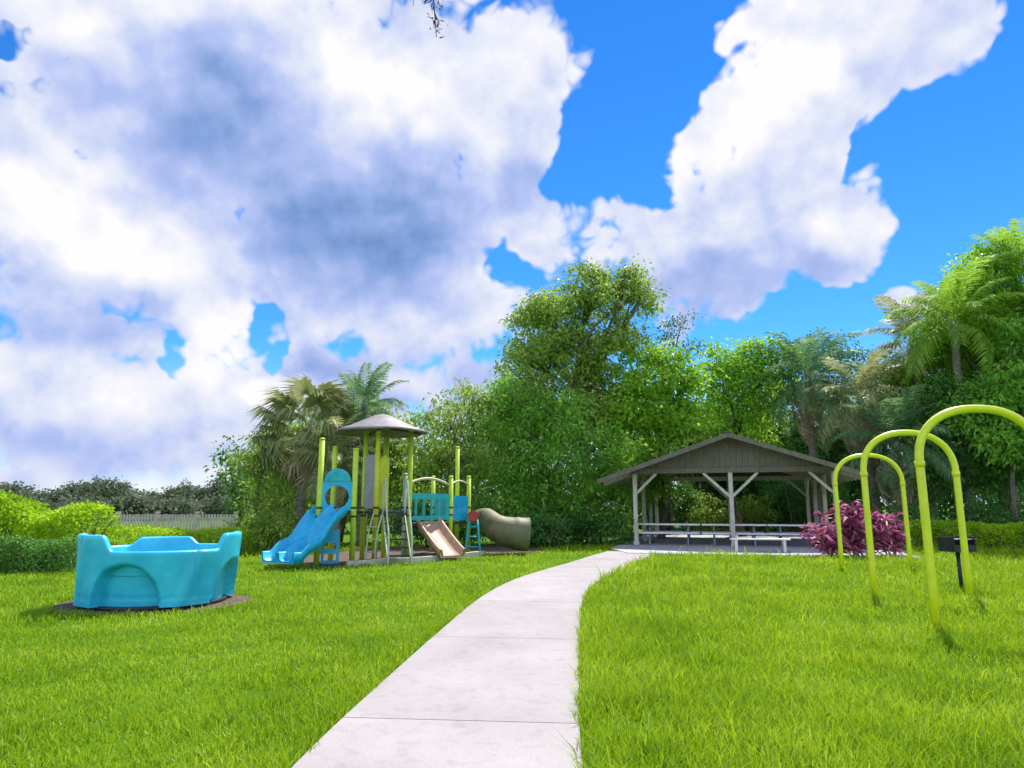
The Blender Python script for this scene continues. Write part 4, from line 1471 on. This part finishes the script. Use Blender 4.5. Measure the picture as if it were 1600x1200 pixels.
    sdir = Vector((0.35, -1, 0)).normalized(); sw = Vector((1, 0.35, 0)).normalized()
    for i in range(6):
        z = 1.22 - i * 0.2
        c = sa + sdir * (0.1 + i * 0.16) + sw * 0.05
        MB().box((c.x, c.y, z), (0.52, 0.2, 0.04), math.atan2(sw.y, sw.x)).build('stair_tread', M['black'], t)
    for sg in (-1, 1):
        o_ = sa + sw * (0.05 + sg * 0.3)
        pts = [o_ + Vector((0, 0, 1.3)), o_ + Vector((0, 0, 2.0)), o_ + sdir * 0.12 + Vector((0, 0, 2.2)), o_ + sdir * 0.32 + Vector((0, 0, 2.1)), o_ + sdir * 0.7 + Vector((0, 0, 1.3)), o_ + sdir * 1.08 + Vector((0, 0, 0.7)), o_ + sdir * 1.1 + Vector((0, 0, -0.05))]
        pts = [Vector(p) for p in spline([tuple(p) for p in pts], 5)]
        h_ = MB().tube(pts, 0.024, 8).build('handrail', M['pale_post'], t)
        MB().beam(o_ + sdir * 0.02 + Vector((0, 0, 1.2)), o_ + sdir * 1.05 + Vector((0, 0, 0.1)), 0.03, 0.12).build('stringer', M['pale_post'], t)
    # arch bars by the stairs (climber)
    for q in range(2):
        b0 = pt(572 + q * 14, 18.4, 0)
        pts = [b0 + Vector((0, 0, -0.05)), b0 + Vector((0, 0, 0.5)), b0 + Vector((0.03, 0.12, 0.9)), b0 + Vector((0.08, 0.4, 1.3))]
        MB().tube([Vector(p) for p in spline([tuple(p) for p in pts], 5)], 0.022, 8).build('climber_bar', M['pale_post'], t)
    m = MB()
    for z in (0.3, 0.62, 0.94):
        y_ = 0.0 if z < 0.6 else 0.1
        m.tube([pt(572, 18.4, 0) + Vector((0, y_, z)), pt(586, 18.4, 0) + Vector((0, y_, z))], 0.018, 8)
    m.build('climber_rung', M['pale_post'], t)
    # teal railing panel on the lower deck, with upright slots
    A3, B3 = w(P5), w(P6)
    d3 = B3 - A3; L3 = d3.length; d3.normalize(); n3 = Vector((d3.y, -d3.x, 0))
    holes = []
    k3 = 5
    for q in range(k3):
        xa = 0.14 + q * (L3 - 0.28) / k3; xb = xa + (L3 - 0.28) / k3 - 0.07
        holes.append([(xa, 1.2), (xb, 1.2), (xb, 1.68), (xa, 1.68)])
    sheet('rail_panel', [(0.06, 1.08), (L3 - 0.06, 1.08), (L3 - 0.06, 1.86), (0.06, 1.86)], A3, d3, n3, 0.05, M['teal'], holes=holes)
    pts = []
    for q in range(13):
        u = q / 12
        pts.append(A3 + d3 * (0.05 + (L3 - 0.1) * u) + Vector((0, 0, 2.12 + 0.18 * math.sin(math.pi * u))))
    MB().tube(pts, 0.04, 8).build('arch_rail', M['cream'], t)
    A4, B4 = w(P6), w(P7)
    d4 = B4 - A4; L4 = d4.length; d4.normalize(); n4 = Vector((d4.y, -d4.x, 0))
    sheet('side_panel', [(0.06, 1.05), (L4 - 0.06, 1.05), (L4 - 0.06, 1.8), (0.06, 1.8)], A4, d4, n4, 0.05, M['blue'])
    pts = [A4 + d4 * (L4 * q / 8) + Vector((0, 0, 2.15 + 0.12 * math.sin(math.pi * q / 8))) for q in range(9)]
    MB().tube(pts, 0.03, 8).build('arch_rail', M['cream'], t)
    # back panel with bubble colours
    A5, B5 = w(P8), w(P7)
    d5 = B5 - A5; L5 = d5.length; d5.normalize(); n5 = Vector((d5.y, -d5.x, 0))
    sheet('rail_panel', [(0.06, 1.05), (L5 - 0.06, 1.05), (L5 - 0.06, 1.8), (0.06, 1.8)], A5, d5, n5, 0.05, M['teal'])
    # salmon slide from the lower deck towards the lawn
    mid = (A3 + B3) / 2
    dd = n3 * 1.0
    if dd.y > 0: dd = -dd
    dd = (dd + Vector((-0.25, 0, 0))).normalized()
    sv = Vector((-dd.y, dd.x, 0))
    sect = [(-0.42, 0.16), (-0.38, 0.18), (-0.34, 0.15), (-0.30, 0.0), (0.30, 0.0), (0.34, 0.15), (0.38, 0.18), (0.42, 0.16), (0.40, -0.05), (-0.40, -0.05)]
    vs, fs = [], []
    n = 20
    for i in range(n + 1):
        u = i / n
        z = 0.98 * (1 - u) ** 1.15 + 0.14 * u
        for (a, b) in sect:
            p = mid + dd * (0.03 + 1.45 * u) + sv * a
            vs.append((p.x, p.y, z + b))
    q = len(sect)
    for i in range(n):
        for j in range(q):
            fs.append((i * q + j, i * q + (j + 1) % q, (i + 1) * q + (j + 1) % q, (i + 1) * q + j))
    fs.append(tuple(range(q))); fs.append(tuple(n * q + j for j in range(q - 1, -1, -1)))
    tag(MB().add(vs, fs, True).build('slide', M['salmon'], t), 'short salmon slide')
    # olive tunnel slide
    a = at(742, 812, 22.4) - org; b = at(800, 832, 21.9) - org
    pts, rad = [], []
    cpts = spline([tuple(a), tuple(a + Vector((0.35, -0.02, 0.02))), tuple(b + Vector((-0.45, 0, 0.12))), tuple(b + Vector((0.1, 0, -0.02))), tuple(b + Vector((0.5, 0.05, -0.06)))], 6)
    for i, p in enumerate(cpts):
        u = i / (len(cpts) - 1)
        pts.append(Vector(p)); rad.append((0.27 + 0.24 * min(1, u * 1.25)) * (1.035 if i % 6 == 0 and i else 1.0))
    m = MB()
    m.tube(pts, rad, 24, cap=False)
    m.tube(pts[::-1], [r_ - 0.03 for r_ in rad[::-1]], 24, cap=False)
    tag(m.build('tunnel_slide', M['olive'], t), 'olive tunnel slide flaring to its exit')
    # small teal climber with red disc
    c = at(740, 806, 21.9) - org
    for q in (-1, 1):
        pts = [Vector((c.x + q * 0.1, c.y, 1.2)), Vector((c.x + q * 0.16, c.y - 0.2, 0.8)), Vector((c.x + q * 0.2, c.y - 0.35, 0.4)), Vector((c.x + q * 0.24, c.y - 0.45, -0.05))]
        MB().tube(pts, 0.035, 8).build('climber_leg', M['teal'], t)
    MB().tube([Vector((c.x, c.y - 0.04, c.z)), Vector((c.x, c.y - 0.12, c.z))], 0.17, 20).build('climber_disc', M['red'], t)
    for z, s_ in ((0.25, 0.22), (0.55, 0.19), (0.85, 0.16)):
        yy = c.y - 0.45 + (z / 1.2) * 0.42
        MB().tube([(c.x - s_, yy, z), (c.x + s_, yy, z)], 0.025, 8).build('climber_step', M['teal'], t)


play_structure()

# pale edging of the mulch bed
eg = thing('playground_edging', 'pale board edging along the front of the playground mulch', 'edging', (*gp(650, 880), 0))
pl = spline(BED_FRONT, 6)[10:]
o0 = np.array(gp(650, 880))
for i in range(0, len(pl) - 1, 3):
    a, b = pl[i] - o0, pl[min(i + 3, len(pl) - 1)] - o0
    if np.linalg.norm(b - a) < 0.2: continue
    MB().beam((a[0], a[1], 0.07), (b[0], b[1], 0.07), 0.09, 0.15).build('board', M['edging'], eg, 0.01)

# ------------------------------------------------------------------ twig hanging in at the top
def twig():
    Y = 6.0
    base = at(672, -330, Y)
    t = thing('hanging_branch', 'thin dark leafy twig hanging into the top edge of the sky', 'branch', base)
    tip = at(682, 58, Y) - base
    tr = MB()
    main = [(0, 0, 0), tuple(tip * 0.4 + Vector((-0.05, 0, 0))), tuple(tip * 0.75 + Vector((-0.03, 0, 0))), tuple(tip)]
    mp = spline(main, 8)
    tr.tube([tuple(p) for p in mp], [0.02 * (1 - i / len(mp)) + 0.003 for i in range(len(mp))], 6)
    for u, px, py in ((0.55, 645, 10), (0.6, 690, 15), (0.8, 660, 5), (0.88, 688, 40)):
        a = mp[int(u * (len(mp) - 1))]
        e = at(px, py, Y + rng.uniform(-.2, .2)) - base
        tr.tube(limb_pts(tuple(a), tuple(e), 0, 4), [0.008, 0.006, 0.005, 0.004, 0.002], 5)
    tr.build('stem', M['bark'], t)
    k = mp[int(0.5 * len(mp)):]
    P = k[rng.integers(0, len(k), 70)] + rng.normal(size=(70, 3)) * np.array([0.05, 0.08, 0.06])
    D = unit(rng.normal(size=(70, 3)) + np.array([0, 0, -1.0]))
    leaves_obj('foliage', leaf_arrays(P, D, rng.uniform(0.04, 0.08, 70), rng.uniform(0.012, 0.02, 70)), M['twig'], t)


twig()

# ------------------------------------------------------------------ render settings
vs_ = sc.view_settings
sc.display_settings.display_device = 'sRGB'
vs_.view_transform = 'Standard'; vs_.look = 'None'; vs_.exposure = 0.66; vs_.gamma = 1.0
vs_.use_curve_mapping = False
cy = sc.cycles
cy.max_bounces = 6; cy.diffuse_bounces = 3; cy.glossy_bounces = 2; cy.transmission_bounces = 4; cy.transparent_max_bounces = 4
cy.caustics_reflective = False; cy.caustics_refractive = False
cy.use_adaptive_sampling = True; cy.adaptive_threshold = 0.02
try:
    cy.use_denoising = True
    cy.denoiser = 'OPENIMAGEDENOISE'
except Exception:
    pass
